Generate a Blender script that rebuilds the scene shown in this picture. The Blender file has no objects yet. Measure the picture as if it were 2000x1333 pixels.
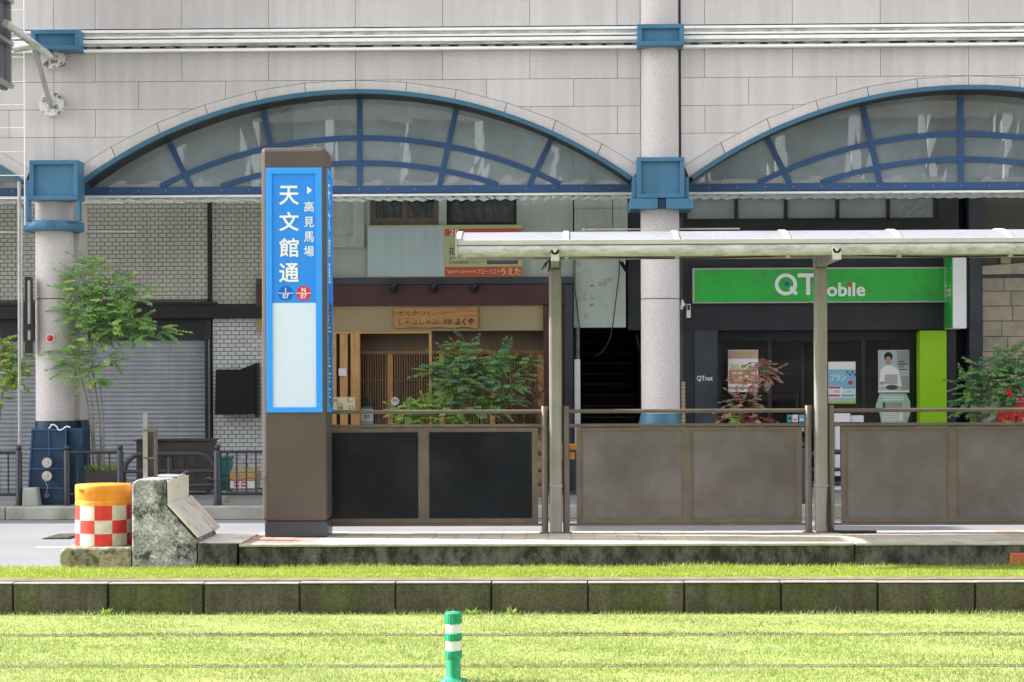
import bpy, math, random
import numpy as np
from mathutils import Vector, Matrix
random.seed(7); rng = np.random.default_rng(11)
sc = bpy.context.scene
COL = sc.collection
R = math.radians
# ------------------------------------------------------------------ camera, sky, sun, exposure
EYE = 1.72; FPX = 3889.0; YAW = R(1.25); ROLL = 0.0040; HX, HY = 1000.0, 740.0
fwd = Vector((-math.sin(YAW), math.cos(YAW), 0)); rgt = Vector((math.cos(YAW), math.sin(YAW), 0)); upv = Vector((0, 0, 1))
cam = bpy.data.cameras.new("camera"); co = bpy.data.objects.new("camera", cam); COL.objects.link(co)
cam.sensor_width = 36; cam.lens = 36 * FPX / 2000; cam.shift_y = (HY - 666.5) / 2000
cam.clip_start = 0.1; cam.clip_end = 1500
lx = rgt * math.cos(ROLL) - upv * math.sin(ROLL); ly = rgt * math.sin(ROLL) + upv * math.cos(ROLL); lz = -fwd
m4 = Matrix.Identity(4)
for i in range(3): m4[i][0], m4[i][1], m4[i][2] = lx[i], ly[i], lz[i]
m4[2][3] = EYE
co.matrix_world = m4; sc.camera = co

SUN_EL, SUN_BACK = 37.0, 7.0           # the sun stands down the street on the left, a little behind the arcade
w = bpy.data.worlds.new("World"); sc.world = w; w.use_nodes = True
nt = w.node_tree; nt.nodes.clear()
sky = nt.nodes.new('ShaderNodeTexSky'); sky.sky_type = 'NISHITA'; sky.sun_disc = False
sky.sun_elevation = R(SUN_EL)
sdir = Vector((-math.cos(R(SUN_EL)) * math.cos(R(SUN_BACK)), math.cos(R(SUN_EL)) * math.sin(R(SUN_BACK)), math.sin(R(SUN_EL))))
sky.sun_rotation = math.atan2(sdir.x, sdir.y)
sky.air_density = 1.0; sky.dust_density = 2.0; sky.ozone_density = 0.6
hs = nt.nodes.new('ShaderNodeHueSaturation'); hs.inputs['Saturation'].default_value = 0.22
bgd = nt.nodes.new('ShaderNodeBackground'); bgd.inputs['Strength'].default_value = 0.15
wo = nt.nodes.new('ShaderNodeOutputWorld')
nt.links.new(sky.outputs[0], hs.inputs['Color']); nt.links.new(hs.outputs[0], bgd.inputs[0]); nt.links.new(bgd.outputs[0], wo.inputs[0])
sl = bpy.data.lights.new("sun", 'SUN'); so = bpy.data.objects.new("sun", sl); COL.objects.link(so)
sl.energy = 3.1; sl.angle = R(0.7); sl.color = (1, 0.96, 0.92)
so.rotation_euler = sdir.to_track_quat('Z', 'Y').to_euler(); so.location = (-20, 0, 30)
sc.view_settings.view_transform = 'Standard'; sc.view_settings.look = 'None'
sc.view_settings.gamma = 1.0; sc.view_settings.use_curve_mapping = False
sc.view_settings.exposure = 1.82
sc.cycles.max_bounces = 8; sc.cycles.transparent_max_bounces = 12

# ------------------------------------------------------------------ measuring: a sight line of the survey meets the plane y = Y
def at(px, py, Y):
    dx = (px - HX) / FPX; dy = (HY - py) / FPX
    u = dx * math.cos(ROLL) + dy * math.sin(ROLL); v = -dx * math.sin(ROLL) + dy * math.cos(ROLL)
    d = fwd + rgt * u + upv * v
    t = Y / d.y
    return d.x * t, EYE + d.z * t
def AX(px, Y, py=740): return at(px, py, Y)[0]
def AZ(py, Y, px=1085): return at(px, py, Y)[1]
def rect(a, b, c, d, Y):
    x0 = (at(a, b, Y)[0] + at(a, d, Y)[0]) / 2; x1 = (at(c, b, Y)[0] + at(c, d, Y)[0]) / 2
    z1 = (at(a, b, Y)[1] + at(c, b, Y)[1]) / 2; z0 = (at(a, d, Y)[1] + at(c, d, Y)[1]) / 2
    return x0, x1, z0, z1

# ------------------------------------------------------------------ materials
MAT = {}
def mat(name, col, rough=0.6, metal=0.0, var=0.0, vs=1.5, col2=None, c2s=1.2, c2lo=0.5, c2hi=0.65, speck=0.0, ss=90, streak=0.0,
        bump=0.0, bs=60, ov=0.0, spec=0.4, col3=None, c3s=6, c3lo=.55, c3hi=.65, aniso=None, coat=0, trans=0.0, tcol=None):
    m = bpy.data.materials.new(name); m.use_nodes = True; n = m.node_tree; N = n.nodes; L = n.links
    b = N['Principled BSDF']; b.inputs['Roughness'].default_value = rough; b.inputs['Metallic'].default_value = metal
    b.inputs['Specular IOR Level'].default_value = spec
    if coat: b.inputs['Coat Weight'].default_value = coat; b.inputs['Coat Roughness'].default_value = 0.08
    geo = N.new('ShaderNodeNewGeometry'); pos = geo.outputs['Position']
    def noise(scale, vec=None, detail=4, sx=None, rg=.5):
        t = N.new('ShaderNodeTexNoise'); t.inputs['Scale'].default_value = scale; t.inputs['Detail'].default_value = detail; t.inputs['Roughness'].default_value = rg
        v = pos
        if sx:
            mp = N.new('ShaderNodeMapping'); mp.inputs['Scale'].default_value = sx; L.new(pos, mp.inputs[0]); v = mp.outputs[0]
        L.new(v, t.inputs['Vector']); return t.outputs['Fac']
    def mr(src, a, b_, c, d):
        t = N.new('ShaderNodeMapRange'); L.new(src, t.inputs[0])
        for i, q in enumerate((a, b_, c, d)): t.inputs[i + 1].default_value = q
        return t.outputs[0]
    rgb = N.new('ShaderNodeRGB'); rgb.outputs[0].default_value = (*col, 1); cur = rgb.outputs[0]
    def mix(fac, a, bcol, typ='MIX'):
        t = N.new('ShaderNodeMix'); t.data_type = 'RGBA'; t.blend_type = typ
        if hasattr(fac, 'links'): L.new(fac, t.inputs[0])
        else: t.inputs[0].default_value = fac
        L.new(a, t.inputs[6])
        if hasattr(bcol, 'links'): L.new(bcol, t.inputs[7])
        else: t.inputs[7].default_value = (*bcol, 1)
        return t.outputs[2]
    def mul(a, src):
        t = N.new('ShaderNodeVectorMath'); t.operation = 'SCALE'; L.new(a, t.inputs[0]); L.new(src, t.inputs['Scale']); return t.outputs[0]
    if col2: cur = mix(mr(noise(c2s, sx=aniso, detail=8, rg=.68), c2lo, c2hi, 0, 1), cur, col2)
    if col3: cur = mix(mr(noise(c3s, detail=8, rg=.68), c3lo, c3hi, 0, 1), cur, col3)
    if var: cur = mul(cur, mr(noise(vs), .3, .7, 1 - var, 1 + var))
    if streak: cur = mul(cur, mr(noise(1, sx=(9, 9, .5)), .35, .7, 1 + streak * .3, 1 - streak))
    if speck: cur = mul(cur, mr(noise(ss, detail=2), .35, .65, 1 - speck, 1 + speck))
    if ov:
        oi = N.new('ShaderNodeObjectInfo'); cur = mul(cur, mr(oi.outputs['Random'], 0, 1, 1 - ov, 1 + ov))
    L.new(cur, b.inputs['Base Color'])
    if rough < .5: L.new(mr(noise(2.5), .3, .7, max(.02, rough * .75), min(1, rough * 1.3)), b.inputs['Roughness'])
    if bump:
        bp = N.new('ShaderNodeBump'); bp.inputs['Strength'].default_value = bump; bp.inputs['Distance'].default_value = .004
        L.new(noise(bs, detail=5), bp.inputs['Height']); L.new(bp.outputs[0], b.inputs['Normal'])
    if trans:
        tr = N.new('ShaderNodeBsdfTranslucent'); ms = N.new('ShaderNodeMixShader'); ms.inputs[0].default_value = trans
        L.new(cur, tr.inputs[0]) if tcol is None else None
        if tcol: L.new(mix(.5, cur, tcol), tr.inputs[0])
        L.new(b.outputs[0], ms.inputs[1]); L.new(tr.outputs[0], ms.inputs[2]); L.new(ms.outputs[0], N['Material Output'].inputs[0])
    MAT[name] = m; return m
def glass(name, tint, dust=.2, dcol=(.35, .4, .4), ior=1.45, rough=.01, wav=0.0, rm=2.2):
    m = bpy.data.materials.new(name); m.use_nodes = True; n = m.node_tree; N = n.nodes; L = n.links
    N.remove(N['Principled BSDF']); out = N['Material Output']
    tr = N.new('ShaderNodeBsdfTransparent'); tr.inputs[0].default_value = (*tint, 1)
    gl = N.new('ShaderNodeBsdfGlossy'); gl.inputs['Roughness'].default_value = rough; gl.inputs[0].default_value = (.95, .97, 1, 1)
    fr = N.new('ShaderNodeFresnel'); fr.inputs[0].default_value = ior
    ma = N.new('ShaderNodeMath'); ma.operation = 'MULTIPLY'; ma.inputs[1].default_value = rm; ma.use_clamp = True; L.new(fr.outputs[0], ma.inputs[0])
    m1 = N.new('ShaderNodeMixShader'); L.new(ma.outputs[0], m1.inputs[0]); L.new(tr.outputs[0], m1.inputs[1]); L.new(gl.outputs[0], m1.inputs[2])
    df = N.new('ShaderNodeBsdfDiffuse'); df.inputs[0].default_value = (*dcol, 1)
    no = N.new('ShaderNodeTexNoise'); no.inputs['Scale'].default_value = 1.1; no.inputs['Detail'].default_value = 5
    ge = N.new('ShaderNodeNewGeometry'); L.new(ge.outputs['Position'], no.inputs['Vector'])
    mp = N.new('ShaderNodeMapRange'); L.new(no.outputs['Fac'], mp.inputs[0]); mp.inputs[1].default_value = .3; mp.inputs[2].default_value = .7
    mp.inputs[3].default_value = dust * .6; mp.inputs[4].default_value = dust * 1.4
    m2 = N.new('ShaderNodeMixShader'); L.new(mp.outputs[0], m2.inputs[0]); L.new(m1.outputs[0], m2.inputs[1]); L.new(df.outputs[0], m2.inputs[2])
    if wav:
        n2 = N.new('ShaderNodeTexNoise'); n2.inputs['Scale'].default_value = .9; L.new(ge.outputs['Position'], n2.inputs['Vector'])
        bp = N.new('ShaderNodeBump'); bp.inputs['Strength'].default_value = wav; bp.inputs['Distance'].default_value = .02
        L.new(n2.outputs['Fac'], bp.inputs['Height']); L.new(bp.outputs[0], gl.inputs['Normal'])
    L.new(m2.outputs[0], out.inputs[0]); MAT[name] = m; return m

mat('granite', (.545, .508, .502), .75, speck=.10, ss=70, var=.06, vs=.7, ov=.05, streak=.09, bump=.15, bs=120, col2=(.45, .41, .38), c2s=.8, c2lo=.6, c2hi=.8, aniso=(3, 3, .35))
mat('granite_pillar', (.55, .505, .495), .7, speck=.15, ss=75, var=.04, bump=.15, bs=120)
mat('joint_dark', (.09, .085, .078), .9)
mat('blue_paint', (.045, .14, .22), .42, var=.10, vs=2, streak=.08)
mat('blue_bright', (.06, .175, .29), .38, var=.12, vs=3, streak=.1)
mat('navy_paint', (.03, .08, .19), .45, var=.1, vs=3)
mat('navy_dark', (.012, .045, .085), .4, var=.25, vs=5)
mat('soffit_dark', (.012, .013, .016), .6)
mat('white_steel', (.86, .87, .86), .35, var=.06, vs=4, col2=(.5, .5, .42), c2s=1.5, c2lo=.62, c2hi=.75, aniso=(1.2, 1, 14))
mat('dirty_steel', (.60, .60, .54), .5, var=.2, vs=5, col2=(.28, .27, .2), c2s=2, aniso=(1.5, 1, 10))
mat('rust_white', (.62, .63, .62), .6, col2=(.22, .09, .035), c2s=9, c2lo=.52, c2hi=.57, var=.1)
mat('galv', (.36, .36, .35), .4, metal=.5, var=.15, vs=8, streak=.2)
mat('sign_grey', (.13, .135, .15), .5, var=.2, vs=5)
mat('tile_grey', (.50, .495, .44), .4, var=.12, vs=.8, ov=.07, streak=.12)
mat('tile_white', (.60, .61, .62), .3, var=.06, vs=.8, ov=.06)
mat('grout', (.13, .13, .12), .9)
mat('black_paint', (.018, .017, .017), .5, var=.2)
mat('charcoal', (.022, .025, .032), .45, var=.2, vs=3)
mat('slate', (.045, .052, .07), .35, var=.3, vs=2)
mat('shutter', (.34, .355, .385), .4, var=.08, vs=4, streak=.12)
mat('cloth_black', (.009, .009, .011), .8, bump=.3, bs=9)
mat('concrete_green', (.42, .465, .43), .85, var=.12, vs=1.5, speck=.06, streak=.12, bump=.2, bs=40)
mat('peeling', (.45, .52, .47), .8, var=.08, col2=(.14, .15, .13), c2s=3.2, c2lo=.61, c2hi=.66, col3=(.33, .36, .33), c3s=5)
mat('board_blue', (.45, .56, .58), .45, var=.04, streak=.08)
mat('board_lime', (.46, .50, .26), .5, var=.05)
mat('red_print', (.52, .10, .05), .5)
mat('cream_print', (.75, .66, .42), .5)
mat('navy_print', (.06, .08, .10), .5)
mat('maroon', (.085, .033, .038), .5, var=.15, vs=2, streak=.1)
mat('olive_wall', (.38, .31, .185), .9, speck=.05, var=.06)
mat('timber', (.60, .34, .13), .5, var=.12, vs=4, col2=(.38, .19, .065), c2s=3, aniso=(8, 8, .4))
mat('timber_dark', (.30, .165, .075), .55, ov=.15, var=.15)
mat('sign_wood', (.50, .27, .10), .45, var=.1, col2=(.33, .13, .04), c2s=1.6, c2lo=.48, c2hi=.68, aniso=(1.5, 1, 14))
mat('ink', (.012, .008, .006), .6)
mat('interior_dark', (.035, .032, .03), .9)
mat('interior_brown', (.17, .125, .09), .9, var=.2)
mat('green_sign', (.035, .48, .065), .3, var=.1, vs=1.0, col2=(.05, .33, .075), c2s=1.3)
mat('lime', (.30, .60, .012), .4, var=.03)
mat('green_dark', (.03, .16, .03), .5)
mat('white_paint', (.78, .79, .80), .4)
mat('white_print', (.85, .86, .86), .5)
mat('red_dot', (.6, .08, .03), .4); mat('blue_dot', (.02, .10, .38), .4)
mat('silver', (.5, .5, .5), .35, metal=.7)
mat('stone_block', (.38, .33, .26), .85, ov=.12, speck=.10, ss=50, var=.15, vs=6, bump=.4, bs=30)
mat('bronze', (.155, .125, .10), .42, metal=.25, var=.12, vs=4, streak=.15)
mat('bronze_light', (.15, .122, .098), .45, metal=.2, var=.15, vs=6)
mat('panel_brown', (.120, .100, .094), .34, var=.20, vs=1.9, col2=(.165, .150, .142), c2s=1.7, c2lo=.42, c2hi=.7, speck=.04, ss=160, spec=.5)
mat('panel_dark', (.007, .009, .014), .26, var=.3, vs=2, col2=(.022, .024, .028), c2s=1.5, c2lo=.5, c2hi=.75, spec=.22)
mat('mono_brown', (.108, .086, .076), .5, metal=.15, var=.06, vs=2, speck=.03, ss=200)
mat('mono_base', (.055, .065, .075), .4, var=.1)
mat('sign_blue', (.045, .34, .95), .25, spec=.5)
mat('sign_face', (.035, .27, .85), .22, var=.03)
mat('sign_white', (.66, .76, .92), .22, var=.03)
mat('label_red', (.68, .03, .06), .35); mat('label_blue', (.01, .13, .55), .35)
mat('column_paint', (.28, .265, .235), .45, metal=.1, var=.12, vs=3, streak=.22)
mat('gutter', (.52, .51, .49), .42, var=.1, vs=5, col2=(.30, .295, .24), c2s=3, c2lo=.45, c2hi=.65, aniso=(2, 1, 6))
mat('roof_sheet', (.42, .43, .48), .3, trans=.35, var=.03)
mat('trim_cream', (.50, .49, .46), .4, var=.08, vs=6)
mat('paving', (.47, .42, .35), .8, ov=.09, var=.1, vs=3, speck=.06, bump=.2)
mat('paving_red', (.40, .26, .21), .8, ov=.09, var=.1)
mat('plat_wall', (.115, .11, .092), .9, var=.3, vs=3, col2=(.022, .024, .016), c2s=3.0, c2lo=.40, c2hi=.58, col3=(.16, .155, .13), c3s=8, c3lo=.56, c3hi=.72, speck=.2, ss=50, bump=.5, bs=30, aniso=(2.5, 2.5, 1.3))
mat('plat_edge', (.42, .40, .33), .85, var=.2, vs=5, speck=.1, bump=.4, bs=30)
mat('conc_nose', (.29, .29, .28), .9, var=.3, vs=4, col2=(.055, .057, .048), c2s=6, c2lo=.50, c2hi=.60, col3=(.50, .50, .49), c3s=9, c3lo=.50, c3hi=.62, speck=.35, ss=55, bump=.8, bs=22)
mat('conc_base', (.30, .27, .19), .9, var=.4, vs=9, col2=(.09, .085, .05), c2s=14, c2lo=.47, c2hi=.6, col3=(.33, .21, .08), c3s=12, speck=.2, bump=.8, bs=22)
mat('plate_white', (.66, .62, .55), .6, var=.1, col2=(.38, .28, .18), c2s=5, c2lo=.55, c2hi=.66, speck=.06)
mat('rust_steel', (.16, .145, .12), .6, metal=.2, var=.3, vs=15, col2=(.16, .06, .03), c2s=10, c2lo=.58, c2hi=.66)
mat('orange', (.85, .31, .03), .45, var=.12, vs=9, speck=.04, streak=.15)
mat('check_red', (.68, .045, .035), .45, var=.14, vs=14, streak=.15, speck=.05)
mat('check_cream', (.66, .61, .49), .45, var=.14, vs=14, streak=.15, speck=.05)
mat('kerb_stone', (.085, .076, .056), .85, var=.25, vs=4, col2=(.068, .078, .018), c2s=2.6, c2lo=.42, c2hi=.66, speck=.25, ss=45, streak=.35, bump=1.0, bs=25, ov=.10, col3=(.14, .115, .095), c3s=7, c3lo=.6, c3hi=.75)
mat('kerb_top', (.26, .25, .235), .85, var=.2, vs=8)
mat('far_kerb', (.36, .36, .32), .85, var=.2, vs=3, col2=(.24, .24, .16), c2s=2, speck=.08, bump=.3, ov=.06)
mat('asphalt', (.20, .205, .215), .85, speck=.12, ss=110, var=.08, vs=.8)
mat('pavement', (.30, .30, .29), .85, speck=.08, ss=60, var=.15, vs=1.2, ov=.1)
mat('road_paint', (.75, .75, .73), .7, var=.1, vs=12)
mat('soil', (.17, .14, .085), .95, var=.3, vs=7, bump=.8, bs=40)
mat('groove_soil', (.085, .072, .04), .95, var=.3, vs=7)
mat('rail_steel', (.17, .14, .10), .6, metal=.0, var=.2, vs=5)
mat('fence_black', (.032, .032, .042), .38, var=.15, vs=9)
mat('cabinet', (.075, .06, .06), .55, var=.2, vs=5)
mat('teal', (.04, .28, .25), .5, var=.1)
mat('card', (.50, .38, .22), .8, var=.15, vs=6)
mat('post_green', (.02, .34, .17), .5, var=.2, vs=25, streak=.25, speck=.1)
mat('reflect_white', (.72, .73, .76), .4)
mat('chrome', (.6, .58, .54), .3, metal=.8, var=.1, vs=20)
mat('bark', (.20, .18, .15), .85, var=.2, vs=20)
mat('terracotta', (.45, .13, .05), .7)
mat('opposite_wall', (.55, .50, .45), .8, var=.05)
mat('opposite_pane', (.20, .235, .25), .3)
mat('opposite_brown', (.26, .22, .19), .8, var=.1)
for nm, c in (('leaf_a', (.27, .47, .14)), ('leaf_b', (.20, .38, .14)), ('leaf_c', (.44, .60, .16)), ('leaf_y', (.34, .33, .05)),
              ('leaf_d', (.18, .32, .19)), ('leaf_pink', (.58, .34, .30)), ('leaf_red', (.34, .09, .07)), ('straw', (.26, .165, .115)), ('flower_red', (.60, .03, .02))):
    mat(nm, c, .45, var=.15, vs=9, trans=.45, spec=.35)
# grass: albedo changes over the lawn in patches
def grass_mat(name, a, b, c, t=.4):
    m = mat(name, a, .6, col2=b, c2s=1.3, c2lo=.42, c2hi=.62, col3=c, c3s=16, c3lo=.55, c3hi=.7, var=.18, vs=30, trans=t, aniso=(1, 3.5, 1), spec=.25)
grass_mat('grass_blades', (.31, .40, .115), (.40, .44, .21), (.19, .30, .055), .42)
grass_mat('grass_upper', (.38, .45, .09), (.31, .40, .06), (.46, .49, .16), .42)
mat('turf', (.30, .34, .10), .95, var=.2, vs=12, bump=.6, bs=50)
glass('arch_glass', (.50, .56, .56), .36, (.46, .53, .54), ior=1.9, wav=.018)
glass('shop_glass', (.42, .45, .46), .03, (.3, .3, .3), rm=1.1)
glass('dark_glass', (.30, .33, .34), .10, (.25, .28, .28), wav=.15)

# ------------------------------------------------------------------ mesh helpers
class MB:
    def __init__(s): s.v = []; s.f = []; s.m = []; s.sm = []
    def add(s, vs, fs, mi=0, smooth=False):
        o = len(s.v); s.v += [tuple(p) for p in vs]
        for f in fs: s.f.append(tuple(i + o for i in f)); s.m.append(mi); s.sm.append(smooth)
        return s
    def box(s, x0, x1, y0, y1, z0, z1, mi=0):
        if x0 > x1: x0, x1 = x1, x0
        if y0 > y1: y0, y1 = y1, y0
        if z0 > z1: z0, z1 = z1, z0
        return s.add([(x0, y0, z0), (x1, y0, z0), (x1, y1, z0), (x0, y1, z0), (x0, y0, z1), (x1, y0, z1), (x1, y1, z1), (x0, y1, z1)],
                     [(0, 3, 2, 1), (4, 5, 6, 7), (0, 1, 5, 4), (1, 2, 6, 5), (2, 3, 7, 6), (3, 0, 4, 7)], mi)
    def pbox(s, a, b, c, d, Y, dep, mi=0):       # front face seen at survey rectangle a,b,c,d at distance Y
        x0, x1, z0, z1 = rect(a, b, c, d, Y); return s.box(x0, x1, Y, Y + dep, z0, z1, mi)
    def prism(s, pts, y0, y1, mi=0):             # pts (x,z)
        n = len(pts); A = sum(pts[i][0] * pts[(i + 1) % n][1] - pts[(i + 1) % n][0] * pts[i][1] for i in range(n))
        if A < 0: pts = pts[::-1]
        vs = [(x, y0, z) for x, z in pts] + [(x, y1, z) for x, z in pts]
        fs = [tuple(range(n)), tuple(range(2 * n - 1, n - 1, -1))] + [((i + 1) % n, i, n + i, n + (i + 1) % n) for i in range(n)]
        return s.add(vs, fs, mi)
    def tube(s, path, r, n=8, mi=0, caps=True, smooth=True):
        P = [Vector(p) for p in path]; k = len(P); rs = r if isinstance(r, (list, tuple)) else [r] * k
        vs = []; prev = None
        for i in range(k):
            d = (P[min(i + 1, k - 1)] - P[max(i - 1, 0)]).normalized()
            if prev is None: a = d.orthogonal().normalized()
            else: a = (prev - d * prev.dot(d)).normalized()
            prev = a; b = d.cross(a)
            for j in range(n):
                t = 2 * math.pi * j / n; vs.append(P[i] + (a * math.cos(t) + b * math.sin(t)) * rs[i])
        fs = [(i * n + j, i * n + (j + 1) % n, (i + 1) * n + (j + 1) % n, (i + 1) * n + j) for i in range(k - 1) for j in range(n)]
        s.add(vs, fs, mi, smooth)
        if caps:
            o = len(s.v) - k * n; s.v += s.v[o:o + n] + s.v[o + (k - 1) * n:o + k * n]; o = len(s.v) - 2 * n
            s.f.append(tuple(range(o + n - 1, o - 1, -1))); s.m.append(mi); s.sm.append(False)
            s.f.append(tuple(range(o + n, o + 2 * n))); s.m.append(mi); s.sm.append(False)
        return s
    def lathe(s, cx, cy, prof, n=24, mi=0, smooth=True, matf=None):   # prof (r,z) from bottom to top
        vs = [(cx + r * math.cos(2 * math.pi * j / n), cy + r * math.sin(2 * math.pi * j / n), z) for r, z in prof for j in range(n)]
        o = len(s.v); s.v += vs
        for i in range(len(prof) - 1):
            for j in range(n):
                s.f.append((o + i * n + j, o + i * n + (j + 1) % n, o + (i + 1) * n + (j + 1) % n, o + (i + 1) * n + j)); s.m.append(matf(i, j) if matf else mi); s.sm.append(smooth)
        q_ = o + (len(prof) - 1) * n; s.v += s.v[o:o + n] + s.v[q_:q_ + n]; o = len(s.v) - 2 * n
        s.f.append(tuple(o + j for j in range(n - 1, -1, -1))); s.m.append(mi); s.sm.append(False)
        s.f.append(tuple(o + n + j for j in range(n))); s.m.append(matf(len(prof) - 2, 0) if matf else mi); s.sm.append(False)
        return s
    def sphere(s, c, r, n=12, k=8, mi=0, sz=1):
        prof = [(max(1e-4, r * math.sin(math.pi * i / k)), c[2] - r * sz * math.cos(math.pi * i / k)) for i in range(k + 1)]
        return s.lathe(c[0], c[1], prof, n, mi)
    def disc(s, cx, cz, y, r, th=.01, n=24, mi=0):
        return s.prism([(cx + r * math.cos(2 * math.pi * i / n), cz + r * math.sin(2 * math.pi * i / n)) for i in range(n)], y, y + th, mi)
    def mesh(s, name, mats, org=(0, 0, 0)):
        me = bpy.data.meshes.new(name); ox, oy, oz = org
        me.from_pydata([(x - ox, y - oy, z - oz) for x, y, z in s.v], [], s.f)
        for q in (mats if isinstance(mats, (list, tuple)) else [mats]): me.materials.append(MAT[q])
        me.polygons.foreach_set('material_index', s.m); me.polygons.foreach_set('use_smooth', s.sm); me.update(); return me
    def build(s, name, mats, parent=None, bevel=0, **kw):
        if parent: org = parent['_o']
        else:
            a = np.array(s.v); org = (float((a[:, 0].min() + a[:, 0].max()) / 2), float((a[:, 1].min() + a[:, 1].max()) / 2), float(a[:, 2].min()))
        me = s.mesh(name, mats, org); o = bpy.data.objects.new(name, me); COL.objects.link(o); o['_o'] = tuple(org)
        if parent: o.parent = parent
        else: o.location = org
        if bevel:
            md = o.modifiers.new('bevel', 'BEVEL'); md.width = bevel; md.segments = 2; md.limit_method = 'ANGLE'
        props(o, **kw); ALL.append(o); return o
ALL = []
def props(o, label=None, cat=None, group=None, kind=None):
    if label: o['label'] = label
    if cat: o['category'] = cat
    if group: o['group'] = group
    if kind: o['kind'] = kind
def thing(name, loc, label=None, cat=None, group=None, kind=None):
    o = bpy.data.objects.new(name, None); COL.objects.link(o); o.location = loc; o['_o'] = tuple(loc); o.empty_display_size = .1
    props(o, label, cat, group, kind); ALL.append(o); return o
def inst(name, me, loc, parent, base=(0, 0, 0)):
    o = bpy.data.objects.new(name, me); COL.objects.link(o); o.parent = parent; po = parent['_o']
    o.location = (loc[0] - po[0], loc[1] - po[1], loc[2] - po[2]); o['_o'] = tuple(loc); ALL.append(o); return o
def unit_box(name, sx, sy, sz, mats, bev=0.0):
    # a box with chamfered front edges, origin at its front lower left corner
    mb = MB()
    if bev:
        b = bev; mb.add([(0, b, 0), (sx, b, 0), (sx, b, sz), (0, b, sz), (b, 0, b), (sx - b, 0, b), (sx - b, 0, sz - b), (b, 0, sz - b), (0, sy, 0), (sx, sy, 0), (sx, sy, sz), (0, sy, sz)],
                        [(4, 5, 6, 7), (0, 1, 5, 4), (1, 2, 6, 5), (2, 3, 7, 6), (3, 0, 4, 7), (0, 8, 9, 1), (1, 9, 10, 2), (2, 10, 11, 3), (3, 11, 8, 0)])
    else: mb.box(0, sx, 0, sy, 0, sz)
    return mb.mesh(name, mats)
def text(s, parent, m, cx, cz, y, h=None, w=None, bold=0.0, name='lettering', yaw=0, slant=0, label=None, dep=.0015):
    cu = bpy.data.curves.new('t', 'FONT'); cu.body = s; cu.size = 1; cu.offset = 0; cu.extrude = 0; cu.shear = slant; cu.resolution_u = 3
    ob = bpy.data.objects.new('t', cu); COL.objects.link(ob); dg = bpy.context.evaluated_depsgraph_get(); dg.update()
    me = bpy.data.meshes.new_from_object(ob.evaluated_get(dg)); bpy.data.objects.remove(ob)
    n = len(me.vertices)
    if not n: return None
    a = np.empty(n * 3, 'f'); me.vertices.foreach_get('co', a); a = a.reshape(-1, 3)
    mn, mx = a.min(0), a.max(0); W, H = mx[0] - mn[0], mx[1] - mn[1]
    kx = kz = None
    if h: kz = h / H
    if w: kx = w / W
    kx = kx or kz; kz = kz or kx
    u = (a[:, 0] - (mn[0] + mx[0]) / 2) * kx; v = (a[:, 1] - (mn[1] + mx[1]) / 2) * kz
    ox, oy, oz = parent['_o']
    out = np.stack([cx + u * math.cos(yaw) - ox, y + u * math.sin(yaw) - oy, cz + v - oz], 1) if yaw else np.stack([cx + u - ox, np.full(n, y - oy), cz + v - oz], 1)
    me.vertices.foreach_set('co', out.astype('f').ravel())
    if bold:
        fs = [tuple(p.vertices) for p in me.polygons]; V = []; F = []; bw = bold * max(kx, kz) * .8
        for q_, (ba, bb) in enumerate(((0, 0), (1, 0), (-1, 0), (0, 1), (0, -1), (.7, .7), (-.7, .7), (.7, -.7), (-.7, -.7))):
            sh = np.array([ba * bw * math.cos(yaw), ba * bw * math.sin(yaw) - (0 if yaw else q_ * 8e-5), bb * bw]) + (np.array([math.sin(yaw) * q_ * 8e-5, 0, 0]) if yaw else 0)
            F += [tuple(i + len(V) for i in f) for f in fs]; V += [tuple(p) for p in out + sh]
        me = bpy.data.meshes.new(name); me.from_pydata(V, [], F)
    me.materials.clear(); me.materials.append(MAT[m]); me.update()
    me.polygons.foreach_set('material_index', [0] * len(me.polygons))
    o = bpy.data.objects.new(name, me); COL.objects.link(o); o.parent = parent; o['_o'] = parent['_o']; props(o, label); ALL.append(o); return o
def ptext(s, parent, m, a, b, c, d, Y, **k):
    x0, x1, z0, z1 = rect(a, b, c, d, Y); return text(s, parent, m, (x0 + x1) / 2, (z0 + z1) / 2, Y, h=z1 - z0, w=x1 - x0, **k)

# ------------------------------------------------------------------ levels and distances
PZ = .30; GU = .10; GL = -.158; YPF = 17.15; YPB = 18.55; YF = 18.30
YKF = 24.4; PV = .155; YC = 25.30; YS = 28.30; YK = 15.87
# ------------------------------------------------------------------ ground
MB().box(-300, 300, -150, 300, GL - .3, GL - .02).build('ground', 'asphalt', kind='structure')
MB().box(-150, 150, YPF + .05, YKF, GL - .015, 0).build('road', 'asphalt', kind='structure')
MB().box(-150, 150, -9, 10.5, GL - .015, GL - .004).build('near_road', 'asphalt', kind='structure')
ln = MB(); ln.box(-60, AX(118, 18.1), 18.02, 18.16, 0, .004); ln.build('road_marking', 'road_paint', kind='structure')
mk = MB(); mk.pbox(45, 1069, 143, 1070.5, 19.3, .01); x0, x1, _, _ = rect(45, 1069, 143, 1070, 19.9, )
MB().box(x0, x1, 20.35, 20.42, 0, .004).build('road_marking', 'road_paint', kind='structure')
pv = MB().box(-150, 150, YKF + .18, 60, GL - .01, PV).build('pavement', 'pavement', kind='structure')
kb = thing('far_kerb', (0, YKF, 0), kind='structure')
me = unit_box('kerb_block', 1.19, .178, PV + .004, 'far_kerb', .01)
k0 = AX(36 / 3.333, YKF, 1000)
for i in range(-3, 14): inst('kerb_block', me, (k0 + i * 1.2, YKF, 0), kb)
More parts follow.
